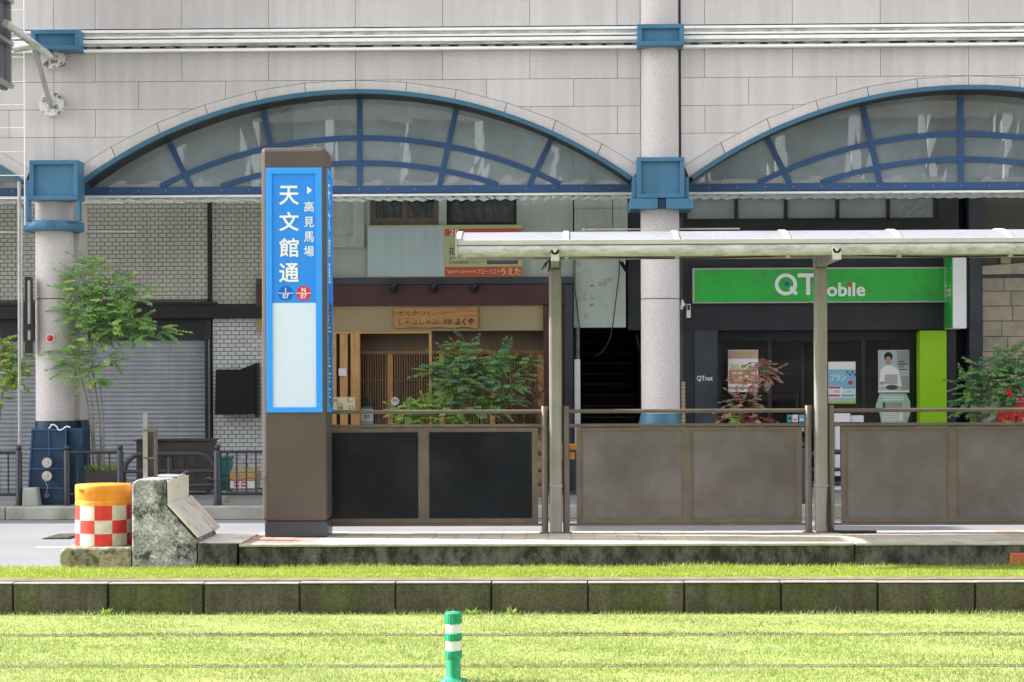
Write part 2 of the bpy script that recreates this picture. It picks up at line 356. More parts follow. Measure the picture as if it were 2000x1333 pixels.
# slabs of the far pavement that can be told apart
slab = unit_box('pavement_slab', .595, .595, .004, 'pavement')
for i in range(-14, 16):
    for j in range(5): inst('pavement_slab', slab, (i * .6, YKF + .2 + j * .6, PV), pv)
# drain grate
g = thing('drain_grate', (AX(125, 21.8, 1047), 21.8, 0), 'dark iron drain grate in the road behind the chequered barrel', 'drain grate')
x0, x1 = AX(98, 21.8, 1047), AX(152, 21.8, 1047)
MB().box(x0, x1, 21.45, 22.1, .001, .008).build('frame', 'soffit_dark', g)
for i in range(7):
    x = x0 + .03 + i * (x1 - x0 - .06) / 7
    MB().box(x, x + .02, 21.48, 22.07, .008, .016).build('bar', 'rust_steel', g)
# ------------------------------------------------------------------ tram track bed
MB().box(-30, 30, 10.5, YK + .1, GL - .012, GL).build('track_bed', 'turf', kind='structure')
MB().box(-30, 30, YK + .17, YPF + .05, GL, GU - .012).build('lawn_bed', 'turf', kind='structure')
tr = thing('tram_track', (0, 13.75, GL), kind='structure')
for yy in (14.55, 12.97):
    MB().box(-30, 30, yy - .03, yy + .085, GL, GL + .003).build('rail_groove', 'groove_soil', tr)
    MB().box(-30, 30, yy - .028, yy + .02, GL + .003, GL + .007).build('rail', 'rail_steel', tr)
dirt = MB().box(-30, 30, YK + .125, YK + .36, GU - .011, GU + .003).build('soil_strip', 'soil', kind='structure')
kt = thing('track_kerb', (0, YK, GL), kind='structure')
jx = AX(772, YK, 1170)
PITCH = (AX(1716, YK, 1170) - AX(212, YK, 1170)) / 8
for i in range(-7, 12):
    h = GU - GL - random.uniform(0, .005); me = unit_box('kerb_block', PITCH - random.uniform(.012, .02), .115, h - .012, 'kerb_stone', random.uniform(.006, .012))
    o = inst('kerb_block', me, (jx + i * PITCH + .008, YK + random.uniform(0, .008), GL), kt)
    me = unit_box('kerb_cap', PITCH - .012, .12, .009, 'kerb_top', .004); inst('kerb_cap', me, (jx + i * PITCH + .006, YK - .002, GL + h - .011), kt)
MB().box(-30, 30, YK + .05, YK + .13, GL, GU - .03).build('kerb_backing', 'joint_dark', kt)

def grass(name, x0, x1, y0, y1, z, n, hmin, hmax, m, wd=.0045, skip=None, edge=None):
    x = rng.uniform(x0, x1, n); y = rng.uniform(y0, y1, n)
    keep = np.ones(n, bool)
    if skip is not None: keep &= skip(x, y)
    x = x[keep]; y = y[keep]; n = len(x)
    h = rng.uniform(hmin, hmax, n) * (1 + .35 * np.sin(x * 3.1 + y * 5) * np.sin(x * 1.3 - y * 2.2)) * np.where(rng.random(n) < .03, 1.5, 1)
    if edge is not None: h *= edge(x, y, n)
    a = rng.uniform(0, 2 * np.pi, n); le = rng.uniform(.2, .9, n) * h; b = rng.uniform(0, 2 * np.pi, n); wv = wd * rng.uniform(.6, 1.5, n)
    p0 = np.stack([x - wv * np.cos(b), y - wv * np.sin(b), np.full(n, z - .004)], 1); p1 = np.stack([x + wv * np.cos(b), y + wv * np.sin(b), np.full(n, z - .004)], 1)
    p2 = np.stack([x + le * np.cos(a), y + le * np.sin(a), z + h], 1)
    V = np.stack([p0, p1, p2], 1).reshape(-1, 3).astype('f'); me = bpy.data.meshes.new(name)
    V[:, 2] -= z
    me.vertices.add(3 * n); me.vertices.foreach_set('co', V.ravel()); me.loops.add(3 * n); me.loops.foreach_set('vertex_index', np.arange(3 * n, dtype='i'))
    me.polygons.add(n); me.polygons.foreach_set('loop_start', np.arange(0, 3 * n, 3, dtype='i')); me.polygons.foreach_set('loop_total', np.full(n, 3, 'i'))
    me.materials.append(MAT[m]); me.update(calc_edges=True)
    o = bpy.data.objects.new(name, me); COL.objects.link(o); o.location = (0, 0, z); o['kind'] = 'stuff'; return o
def skl(x, y):
    k = np.ones(len(x), bool)
    for yy in (14.55, 12.97):
        wob = .012 * np.sin(x * 7) + .01 * np.sin(x * 23)
        near = (y > yy - (.02 if yy > 14 else .0) + wob * .6) & (y < yy + (.09 if yy > 14 else .035) + wob)
        k &= ~(near & (rng.random(len(x)) < (.86 + .1 * np.sin(x * 5) if yy > 14 else .45 + .35 * np.sin(x * 1.7) * np.sin(x * .6 + 1))))
    return k
def edl(x, y, n):
    e = np.where(y > YK - .07, rng.uniform(1.0, 2.2, n), 1.0)
    return e * np.where((y > 14.55) & (y < YK - .1), .75, 1)
GR = grass('grass', -8, 8, 11.0, YK - .005, GL, 460000, .008, .024, 'grass_blades', wd=.0038, skip=skl, edge=edl)
GR2 = grass('grass', -8.5, 8.5, YK + .31, YPF - .005, GU - .01, 190000, .012, .030, 'grass_upper', edge=lambda x, y, n: np.where(y > YPF - .06, rng.uniform(1, 1.9, n), 1) * np.where(y < YK + .40, .6, 1))
GR3 = grass('grass', -8.5, 8.5, YK + .13, YK + .27, GU - .01, 5000, .008, .022, 'grass_upper')

mat('dry_blades', (.13, .105, .05), .8, var=.3, vs=20, col2=(.20, .23, .07), c2s=3, c2lo=.45, c2hi=.6, trans=.3)
for yy, n_, a_, b_ in ((14.55, 26000, -.07, .12), (12.97, 9000, -.03, .07)): grass('dry_grass', -8, 8, yy + a_, yy + b_, GL, n_, .005, .020, 'dry_blades', skip=lambda x, y: rng.random(len(x)) < .55 + .45 * np.sin(x * 1.3 + 1) * np.sin(x * 3.7))
grass('dry_grass', -8, 8, 11.2, YK - .1, GL, 26000, .008, .026, 'dry_blades', skip=lambda x, y: (np.sin(x * 2.1 + y * 3) * np.sin(x * .7 - y * 4.3) + .3 * np.sin(x * 9 + y * 13)) > .35)
# ------------------------------------------------------------------ platform
pf = thing('platform', (0, YPF, 0), kind='structure')
PX0 = AX(466, YPF, 1070); PX1 = 9.0
sx_ = AX(1672, YPF, 1085)
MB().box(PX0, sx_ - .01, YPF + .03, YPB, GL, PZ - .03).box(sx_, PX1, YPF + .03, YPB, GL, PZ - .03).build('platform_wall', 'plat_wall', pf, bevel=.006)
MB().box(PX0, sx_ - .012, YPF + .02, YPF + .16, PZ - .028, PZ - .002).box(sx_, PX1, YPF + .02, YPF + .16, PZ - .028, PZ - .002).build('edge_stone', 'plat_edge', pf, bevel=.008)
MB().box(AX(1974, YPF, 1090), AX(2040, YPF, 1090), YPF + .012, YPF + .1, AZ(1104, YPF, 2000), AZ(1081, YPF, 2000)).build('brick', 'terracotta', pf, bevel=.01)
tl = unit_box('paving_tile', .201, .295, .03, 'paving'); tlr = unit_box('paving_tile', .201, .295, .03, 'paving_red')
nx = int((PX1 - PX0) / .205)
for j in range(4):
    for i in range(nx):
        x = PX0 + .01 + i * .205; yy = YPF + .165 + j * .3
        if yy + .295 > YPB: continue
        inst('paving_tile', tlr if (i < 3 and j < 3) or random.random() < .01 else tl, (x, yy, PZ - .03 + random.uniform(-.0015, .0015)), pf)
MB().box(PX0, PX1, YPF + .16, YPB, PZ - .03, PZ - .012).build('mortar', 'plat_edge', pf)

# concrete nose and its plates
n0 = YPF + .02
def q(px, py, Y=n0): return at(px, py, Y)
nose = thing('concrete_barrier', (AX(320, n0, 1100), n0 + .5, 0), 'weathered grey concrete barrier block with sloping back at the platform end', 'concrete barrier')
prof = [q(258, 1112), q(258, 945), q(268, 937), q(322, 937), q(325, 990), q(384, 1057), q(384, 1112)]
MB().prism([(x, max(z, .02)) for x, z in prof], n0, n0 + 1.0).build('block', 'conc_nose', nose, bevel=.012)
a, b = q(326, 987), q(386, 1052)
dx, dz = b[0] - a[0], b[1] - a[1]; L_ = math.hypot(dx, dz); nxn, nzn = -dz / L_, dx / L_
def offp(p, t): return (p[0] + nxn * t, p[1] + nzn * t)
if nzn < 0: nxn, nzn = -nxn, -nzn
MB().prism([offp(a, .004), offp(b, .004), offp(b, .022), offp(a, .022)], n0 - .01, n0 + .98).build('sloping_plate', 'plate_white', nose, bevel=.003)
MB().prism([offp(a, .022), offp(b, .022), offp(b, .045), offp(a, .045)], n0 + .90, n0 + .98).build('plate_lip', 'plate_white', nose, bevel=.003)
MB().prism([offp(a, .022), offp(b, .022), offp(b, .030), offp(a, .030)], n0 - .01, n0 + .03).build('plate_lip', 'plate_white', nose, bevel=.003)
fx0, fx1 = q(386, 1060)[0], q(465, 1060)[0]
MB().box(fx0, fx1 - .012, n0, n0 + 1.0, GU - .05, PZ + .0).build('low_block', 'plat_wall', nose, bevel=.01)
MB().box(fx0, fx1 + .03, n0 + .03, n0 + .95, PZ + .001, PZ + .014).build('flat_plate', 'plate_white', nose, bevel=.003)
ax, az = q(325, 937)
MB().box(ax + .002, ax + .012, n0 + .02, n0 + .99, az - .23, az - .01).build('side_render', 'plate_white', nose, bevel=.004)

# steel post on the nose
Yp = n0 + .45
sp = thing('steel_post', (AX(290, Yp, 935), Yp, AZ(935, Yp, 290)), 'rusty H section steel post stub standing on the concrete barrier', 'post')
x0, x1, z0, z1 = rect(281, 838, 303, 940, Yp)
mb = MB(); t = .012
mb.box(x0, x0 + t, Yp, Yp + .11, z0, z1); mb.box(x1 - t, x1, Yp, Yp + .11, z0, z1); mb.box(x0 + t + .0005, x1 - t - .0005, Yp + .05, Yp + .06, z0, z1); mb.build('beam', 'rust_steel', sp)
MB().pbox(279, 807, 288, 940, Yp - .02, .016).build('flat_bar', 'galv', sp)
for yy in (839, 893):
    mb = MB(); mb.pbox(280, yy, 304, yy + 4, Yp - .024, .004); mb.build('rust_band', 'rust_steel', sp)
# wire
mb = MB()
pts = []
for i in range(24):
    t = i / 23; px = 340 + t * 190; py = 932 - 12 * math.sin(min(1, t * 4) * math.pi) * (t < .25) + 6 * math.sin(t * math.pi) + 3 * math.sin(t * 31)
    x, z = at(px, py, Yp + .25); pts.append((x, Yp + .25 + .02 * math.sin(t * 25), z))
mb.tube(pts, .0022, 5); mb.tube([(p[0], p[1] + .01, p[2] + .012 * math.sin(i * 1.7)) for i, p in enumerate(pts)], .0016, 5)
mb.build('wire', 'black_paint', label='thin rusty twisted wire running from the concrete barrier to the sign pylon', cat='wire')

# barrel on its base
Yb = 17.52
bb = MB()
x0, x1, z0, z1 = rect(116, 1070, 259, 1112, YPF + .02)
bb.prism([(x0, 0.0), (x1 - .01, 0.0), (x1 - .02, z1), (x0 + .04, z1 + .0), (x0 - .005, z1 - .05)], YPF + .02, YPF + .75)
bb.build('barrel_base', 'conc_base', bevel=.02, label='low mossy concrete plinth under the chequered barrel', cat='plinth')
cx, _ = at(202.5, 1010, Yb); zb = z1 + .002; zt = AZ(946, Yb, 200)
br = thing('traffic_barrel', (cx, Yb, zb), 'orange topped crash barrel with red and cream chequers', 'traffic barrel')
r0 = .25; H = zt - zb
za = [zb, zb + H * .20, zb + H * .42, zb + H * .665]
nseg = 60; mb = MB()
prof = [(r0 * 1.0, za[0])] + [(r0 * (1 - .006 * i), za[i]) for i in (1, 2, 3)]
mb.lathe(cx, Yb, prof, nseg, matf=lambda i, j: (((j + 4) // 6) + i + 1) % 2); mb.build('chequered_body', ['check_cream', 'check_red'], br)
zz = za[3]
mb = MB(); mb.lathe(cx, Yb, [(r0 * .99, zz), (r0 * .985, zz + .028), (r0 * .985, zz + .03), (r0 * .975, zz + .034), (r0 * .975, zz + .05), (r0 * .985, zz + .054), (r0 * .98, zt - .075), (r0 * .99, zt - .07), (r0 * .988, zt - .012), (r0 * .975, zt - .001), (r0 * .96, zt), (.02, zt + .004)], nseg)
mb.build('orange_lid', 'orange', br)
for a_ in (-2.2, -1.0, .3):
    xx = cx + r0 * .97 * math.cos(a_); yy = Yb + r0 * .97 * math.sin(a_)
    mb = MB(); mb.box(xx - .03, xx + .03, yy - .02, yy + .01, zt - .055, zt - .03); mb.build('lid_clip', 'orange', br, bevel=.004)

# ------------------------------------------------------------------ sign pylon
Ym = 17.86; D = .50
x0, x1, z0, z1 = rect(511, 288, 637, 1048, Ym)
z0 = PZ; py = thing('sign_pylon', ((x0 + x1) / 2, Ym + D / 2, PZ), 'tall brown stop name pylon with blue backlit style panel', 'sign')
zbase = AZ(1019, Ym, 575)
MB().box(x0 + .018, x1 - .004, Ym + .015, Ym + D - .015, PZ, zbase).build('base', 'mono_base', py, bevel=.01)
mb = MB(); mb.box(x0, x1, Ym, Ym + D, zbase, z1); mb.build('body', 'mono_brown', py, bevel=.035)
bx0, bx1, bz0, bz1 = rect(520, 328, 629, 806, Ym - .012)
ix0, ix1, iz0, iz1 = rect(532, 340, 617, 796, Ym - .006)
def frame(mb, a, b, c, d, e, f, g, h, y0, y1, mi=0):   # outer a,b (x) c,d (z); inner e,f,g,h
    mb.box(a, b, y0, y1, c, g, mi); mb.box(a, b, y0, y1, h, d, mi); mb.box(a, e, y0, y1, g, h, mi); mb.box(f, b, y0, y1, g, h, mi)
mb = MB(); frame(mb, bx0, bx1, bz0, bz1, ix0, ix1, iz0, iz1, Ym - .016, Ym + .002); mb.build('blue_frame', 'sign_blue', py, bevel=.002)
zsplit = AZ(592, Ym, 575)
MB().box(ix0, ix1, Ym - .004, Ym + .002, zsplit, iz1).build('blue_face', 'sign_face', py)
MB().box(ix0, ix1, Ym - .004, Ym + .002, iz0, zsplit - .0005).build('white_face', 'sign_white', py)
yt = Ym - .0065
for ch, c in zip('天文館通', (382, 433, 484, 533)): ptext(ch, py, 'white_print', 546, c - 18, 583, c + 18, yt, bold=.022)
for ch, c in zip('高見馬場', (404, 434, 463, 491)): ptext(ch, py, 'white_print', 594, c - 10, 613, c + 10, yt, bold=.012)
tx, tz = at(600, 372, yt); MB().prism([(tx, tz - .035), (tx + .045, tz), (tx, tz + .035)], yt, yt + .001).build('arrow', 'white_print', py)
for px_, m_, c_ in ((558, 'label_blue', 'I'), (593, 'label_red', 'N')):
    cx_, cz_ = at(px_, 573, yt); MB().disc(cx_, cz_, yt, .066, .002, 32).build('route_badge', m_, py)
    MB().box(cx_ - .066, cx_ + .066, yt - .0008, yt, cz_ - .003, cz_ + .003).build('badge_line', 'white_print', py)
    text(c_, py, 'white_print', cx_, cz_ + .029, yt - .001, h=.038, bold=.03); text('07', py, 'white_print', cx_, cz_ - .029, yt - .001, h=.040, bold=.02)
# side display, same make on the right hand face
mb = MB(); mb.box(x1 - .002, x1 + .014, Ym + .06, Ym + D - .06, bz0, bz0 + .05); mb.box(x1 - .002, x1 + .014, Ym + .06, Ym + D - .06, bz1 - .05, bz1)
mb.box(x1 - .002, x1 + .014, Ym + .06, Ym + .11, bz0 + .05, bz1 - .05); mb.box(x1 - .002, x1 + .014, Ym + D - .11, Ym + D - .06, bz0 + .05, bz1 - .05); mb.build('side_frame', 'sign_blue', py)
MB().box(x1 - .001, x1 + .004, Ym + .11, Ym + D - .11, bz0 + .05, zsplit).build('side_map', 'navy_print', py)
MB().box(x1 - .001, x1 + .004, Ym + .11, Ym + D - .11, zsplit + .001, bz1 - .05).build('side_face', 'sign_face', py)
for i, ch in enumerate('天文館通'): text(ch, py, 'white_print', x1 + .0055, bz1 - .22 - i * .24, Ym + D * .42, h=.18, bold=.02, yaw=math.pi / 2)
for i in range(26):
    zz = zsplit - .05 - i * .035
    MB().box(x1 + .004, x1 + .0055, Ym + .14, Ym + .14 + random.uniform(.08, .2), zz, zz + .012).build('map_line', random.choice(['white_print', 'label_red', 'white_print', 'sign_blue']), py)

# ------------------------------------------------------------------ platform fences
def fence(pl, pr, dark, label):
    xl, xr = AX(pl, YF, 930), AX(pr, YF, 930)
    f = thing('platform_fence', ((xl + xr) / 2, YF, PZ), label, 'fence', 'brown platform fences')
    zt = AZ(793, YF, 1300)
    for x in (xl, xr):
        mb = MB(); mb.tube([(x, YF, PZ), (x, YF, zt - .006), (x, YF, zt)], [.031, .031, .026], 16); p = mb.build('post', 'bronze', f)
        MB().box(x - .05, x + .05, YF - .05, YF + .05, PZ, PZ + .008).build('foot_plate', 'bronze', p)
    zr1 = AZ(803, YF, 1300); zr2 = AZ(831, YF, 1300); zb_ = AZ(1023, YF, 1300)
    MB().tube([(xl, YF, zr1), (xr, YF, zr1)], .0185, 12).build('top_rail', 'bronze', f)
    MB().tube([(xl, YF, zr2), (xr, YF, zr2)], .017, 12).build('middle_rail', 'bronze', f)
    MB().box(xl + .02, xr - .02, YF - .018, YF + .018, zb_ - .018, zb_ + .004).build('bottom_rail', 'bronze', f)
    s = (xr - xl) / 473.0; fa, fb = xl + 20 * s, xr - 13 * s; mid = xl + 237 * s
    ft, fbm = zr2 - .02, zb_ + .006
    mb = MB(); t = .042
    mb.box(fa, fb, YF - .014, YF + .014, ft - .022, ft); mb.box(fa, fb, YF - .014, YF + .014, fbm, fbm + .032)
    for c, hw in ((fa + t / 2, t / 2), (mid, .036), (fb - t / 2, t / 2)): mb.box(c - hw, c + hw, YF - .014, YF + .014, fbm + .032, ft - .022)
    fr = mb.build('panel_frame', 'bronze_light', f, bevel=.003)
    mb = MB()
    for c in (fa + .012, mid - .026, mid + .026, fb - .012):
        for k in range(4): mb.tube([(c, YF - .014, fbm + .1 + k * .24), (c, YF - .019, fbm + .1 + k * .24)], .005, 6)
    for k in range(9):
        c = fa + .1 + k * (fb - fa - .2) / 8
        mb.tube([(c, YF - .014, ft - .011), (c, YF - .019, ft - .011)], .005, 6)
    mb.build('rivets', 'bronze', f)
    m_ = 'panel_dark' if dark else 'panel_brown'
    for a_, b_ in ((fa + t, mid - .036), (mid + .036, fb - t)):
        mb = MB(); mb.box(a_, b_, YF - .004, YF + .004, fbm + .032, ft - .022); p = mb.build('panel', m_, f)
        mb = MB(); frame(mb, a_, b_, fbm + .032, ft - .022, a_ + .014, b_ - .014, fbm + .046, ft - .036, YF - .009, YF - .004); mb.build('bead', 'bronze_light', p)
fence(591, 1064, True, 'brown tube fence with two near black panels right behind the pylon')
fence(1106, 1579, False, 'brown tube fence with grey brown panels between the two canopy columns')
fence(1623, 2096, False, 'brown tube fence with grey brown panels right of the second canopy column')

# ------------------------------------------------------------------ canopy
cy = thing('platform_canopy', (AX(1603, YF, 900), YF, PZ), 'long low platform shelter with white curved roof on pale steel columns', 'shelter')
cx1 = AX(1085, YF, 760); cx2 = AX(1603, YF, 760); st = cx2 - cx1
zA0, zA1 = AZ(522, YF, 1603), AZ(492, YF, 1603)
YG = 17.28; cxl = AX(893, YG, 490); cxr = cx2 + st * 2 + .6
for i in range(4):
    x = cx1 + i * st
    mb = MB(); mb.box(x - .057, x + .057, YF - .055, YF + .055, PZ, zA0 + (0 if i else -.0)); c = mb.build('column', 'column_paint', cy, bevel=.022)
    mb = MB(); zc = AZ(948, YF, 1603); mb.box(x - .060, x + .060, YF - .058, YF + .058, zc - .01, zc + .008); mb.build('clamp_band', 'galv', c)
    mb = MB(); mb.box(x - .06, x + .06, YF - .06, YF + .06, zA0 + .001, zA1); mb.build('column_head', 'column_paint', cy, bevel=.005)
    mb = MB(); mb.box(x - .036, x + .036, YG + .0, YF - .061, zA0 + .004, zA1 - .004); mb.build('arm', 'column_paint', cy, bevel=.004)
    zp = AZ(480, YG - .02, 1632)
    mb = MB(); mb.box(x - .037, x + .037, YG - .068, YG - .055, zA0 + .004, zp - .03); mb.disc(x, zp - .032, YG - .068, .037, .013, 20); pl_ = mb.build('arm_plate', 'gutter', cy)
    mb = MB(); mb.disc(x, zp - .035, YG - .076, .010, .008, 6); mb.disc(x, zp - .035, YG - .071, .017, .003, 16); mb.build('bolt', 'dirty_steel', cy)
zg = AZ(490, YG, 1085)
MB().tube([(cxl, YG, zg), (cxr, YG, zg)], .052, 24).build('gutter', 'gutter', cy)
z47 = AZ(478, YG, 1085)
MB().box(cxl, cxr, YG - .04, YG + .0, zg + .050, zg + .092).build('edge_trim', 'trim_cream', cy, bevel=.004)
# barrel roof
Ya, Ybk = YG - .03, 18.42; half = (Ybk - Ya) / 2; rise = .118; Rr = (half ** 2 + rise ** 2) / (2 * rise); yc = (Ya + Ybk) / 2
zr0 = zg + .075; zc_ = zr0 + rise - Rr
def arc(k=14, dr=0): 
    th = math.asin(half / Rr); return [(yc + (Rr + dr) * math.sin(-th + 2 * th * i / k), zc_ + (Rr + dr) * math.cos(-th + 2 * th * i / k)) for i in range(k + 1)]
rp = (AX(1322, YG, 465) - AX(1106, YG, 465)); ribx = [AX(1106, YG, 465) + rp * i for i in range(-1, 9)]
ribx[0] = cxl + .01
def arcslab(mb, xa, xb, d0, d1):
    A, B = arc(14, d0), arc(14, d1); vs = []
    for (y0, zq0), (y1, zq1) in zip(A, B): vs += [(xa, y0, zq0), (xb, y0, zq0), (xb, y1, zq1), (xa, y1, zq1)]
    fs = [(0, 1, 2, 3), tuple(4 * 14 + i for i in (3, 2, 1, 0))]
    for i in range(14):
        o = 4 * i
        for a_, b_ in ((0, 1), (1, 2), (2, 3), (3, 0)): fs.append((o + b_, o + a_, o + 4 + a_, o + 4 + b_))
    mb.add(vs, fs, 0, False)
for i in range(len(ribx) - 1):
    mb = MB(); arcslab(mb, ribx[i] + .003, ribx[i + 1] - .003, 0, .006); mb.build('roof_sheet', 'roof_sheet', cy)
for x in ribx:
    mb = MB(); arcslab(mb, x - .022, x + .022, -.03, -.001); arcslab(mb, x - .022, x + .022, .007, .016); mb.build('rib', 'trim_cream', cy)
    if x > cxl + .1 or True: MB().box(x - .018, x + .018, YG - .02, YG + .03, zg - .075, zg - .045).build('gutter_clip', 'galv', cy)
MB().box(cxl + .02, cxr, 18.36, 18.44, AZ(507, 18.36, 1085), AZ(507, 18.36, 1085) + .13).build('rear_beam', 'column_paint', cy, bevel=.004)
MB().box(cxl - .012, cxl - .002, YG - .06, YG + .02, zg - .05, zg + .15).build('end_plate', 'trim_cream', cy)
# cable in the canopy and on the platform
mb = MB(); pts = []
for i in range(60):
    t = i / 59; x = cx1 + t * (st * 2.2); s = (t * 2.2) % 1; pts.append((x, 18.33, AZ(497, 18.33, 1085) - .045 * 4 * s * (1 - s)))
mb.tube(pts, .006, 6); mb.build('cable', 'black_paint', cy)
mb = MB(); x0_ = AX(1622, YF, 1000); pts = []
for a_, b_, yy in ((1617, 950, YF - .04), (1617, 1000, YF - .05), (1618, 1025, YF - .06), (1628, 1038, YF - .10), (1645, 1041, YF - .12), (1680, 1040.5, YF - .13), (1712, 1042, YF - .14)):
    x, z = at(a_, b_, yy); pts.append((x, yy, max(z, PZ + .014)))
mb.tube(pts, .013, 8); mb.build('hose', 'black_paint', label='black cable hose lying at the foot of the second canopy column', cat='cable')
mb = MB(); xa, za_ = at(1077, 502, YF - .06)
for k, (dx_, dz_) in enumerate(((-.09, -.12), (-.03, -.14), (-.06, -.10))): mb.tube([(xa, YF - .065, za_ - .02), (xa + dx_ * .6, YF - .075, za_ + dz_ * .5), (xa + dx_, YF - .07, za_ + dz_)], .007, 5)
mb.build('loose_tape', 'black_paint', cy)

# ------------------------------------------------------------------ green rubber post
Yg = 12.36; gx, _ = at(885.5, 1300, Yg); gt = AZ(1195, Yg, 885)
gp = thing('delineator_post', (gx, Yg, GL), 'short green and white rubber delineator post in the grass', 'post')
def gz(p): return AZ(p, Yg, 885)
r_ = .045
mb = MB(); mb.lathe(gx, Yg, [(.09, GL), (.085, GL + .012), (.05, GL + .02), (.046, GL + .03), (r_, gz(1287)), (r_, gz(1222))], 28); mb.build('tube', 'post_green', gp)
for a_, b_ in ((1240, 1218), (1270, 1250)):
    mb = MB(); mb.lathe(gx, Yg, [(r_ + .001, gz(a_)), (r_ + .001, gz(b_))], 28); mb.build('reflective_band', 'reflect_white', gp)
for a_, b_, cap in ((1218, 1197, True), (1251, 1236, False), (1286, 1270, False)):
    pr_ = [(r_ + .002, gz(a_) - .002), (r_ + .007, gz(a_) + .003), (r_ + .007, gz(b_) - .004), (r_ + .002, gz(b_))]
    if cap: pr_ = pr_[:-1] + [(r_ * .9, gz(b_) + .004), (.012, gz(b_) + .010)]
    mb = MB(); mb.lathe(gx, Yg, pr_, 28, smooth=False)
    for j in range(20):
        t = 2 * math.pi * j / 20; mb.tube([(gx + (r_ + .0075) * math.cos(t), Yg + (r_ + .0075) * math.sin(t), gz(a_) + .004), (gx + (r_ + .0075) * math.cos(t), Yg + (r_ + .0075) * math.sin(t), gz(b_) - .004)], .0022, 4)
    mb.build('ribbed_ring', 'post_green', gp)
#PART2
# ------------------------------------------------------------------ arcade screen building
SC = FPX / YC
ab = thing('arcade_building', (AX(1290, YC), YC, PV), 'pale granite arcade front with blue arched glazing and round pillar', 'building')
AW = 540 / SC; zs = AZ(349, YC, 700); zcr = AZ(175, YC, 695); RI = zcr - zs; AR = (AW ** 2 + RI ** 2) / (2 * RI); zcen = zcr - AR
C1 = AX(695, YC, 300); AP = 1194 / SC
VO = [(0, 157), (100, 162), (197, 177), (296, 203), (391, 238), (481, 284), (553, 328)]
VOm = [(dx_ / SC, AZ(y_, YC, 695)) for dx_, y_ in VO]
def vout(dx_):
    dx_ = abs(dx_)
    for (a_, za_), (b_, zb2) in zip(VOm[:-1], VOm[1:]):
        if dx_ <= b_: return za_ + (zb2 - za_) * (dx_ - a_) / (b_ - a_)
    (a_, za_), (b_, zb2) = VOm[-2:]
    return zb2 + (zb2 - za_) / (b_ - a_) * (dx_ - b_)
def vin(dx_, r=None, ):
    r = r or AR; return zcen + math.sqrt(max(0, r * r - dx_ * dx_)) if abs(dx_) < r else zcen
rows = [(AZ(-330, YC, 695), AZ(-160, YC, 695), 0), (AZ(-160, YC, 695), AZ(-55, YC, 695), 0), (AZ(-55, YC, 695), AZ(54, YC, 695), 0), (AZ(101, YC, 695), AZ(157, YC, 695), 0), (AZ(157, YC, 695), AZ(211, YC, 695), 1),
        (AZ(211, YC, 695), AZ(265, YC, 695), 0), (AZ(265, YC, 695), AZ(345, YC, 695), 2)]
rows = [(min(a_, b_), max(a_, b_), c_) for a_, b_, c_ in rows]
GAP = .0055
def clipped(c, xa, xb, z0, z1, lowf):
    xs = sorted(set([xa, xb] + [c + s_ * v[0] for v in VOm for s_ in (-1, 1) if xa < c + s_ * v[0] < xb] + list(np.linspace(xa, xb, 25))))
    runs, cur = [], []; px_l = None
    for x in xs:
        l = lowf(x - c)
        if px_l is not None and (l - z1) * (px_l[1] - z1) < 0:
            t_ = (z1 - px_l[1]) / (l - px_l[1]); cur.append((px_l[0] + (x - px_l[0]) * t_, z1 - 1e-4))
        if px_l is not None and (l - z0) * (px_l[1] - z0) < 0 and l < z1 and px_l[1] < z1:
            t_ = (z0 - px_l[1]) / (l - px_l[1]); cur.append((px_l[0] + (x - px_l[0]) * t_, z0))
        px_l = (x, l)
        if l < z1: cur.append((x, max(z0, l)))
        else:
            if len(cur) > 1: runs.append(cur)
            cur = []
    if len(cur) > 1: runs.append(cur)
    out = []
    for r0_ in runs:
        if r0_[-1][0] - r0_[0][0] < .03: continue
        pts = [r0_[0]]
        for k in range(1, len(r0_) - 1):
            (xa_, a1), (xb_, b1), (xc_, c1) = r0_[k - 1], r0_[k], r0_[k + 1]
            if abs((b1 - a1) * (xc_ - xb_) - (c1 - b1) * (xb_ - xa_)) > 1e-7: pts.append(r0_[k])
        pts.append(r0_[-1]); out.append(pts + [(r0_[-1][0], z1), (r0_[0][0], z1)])
    return out
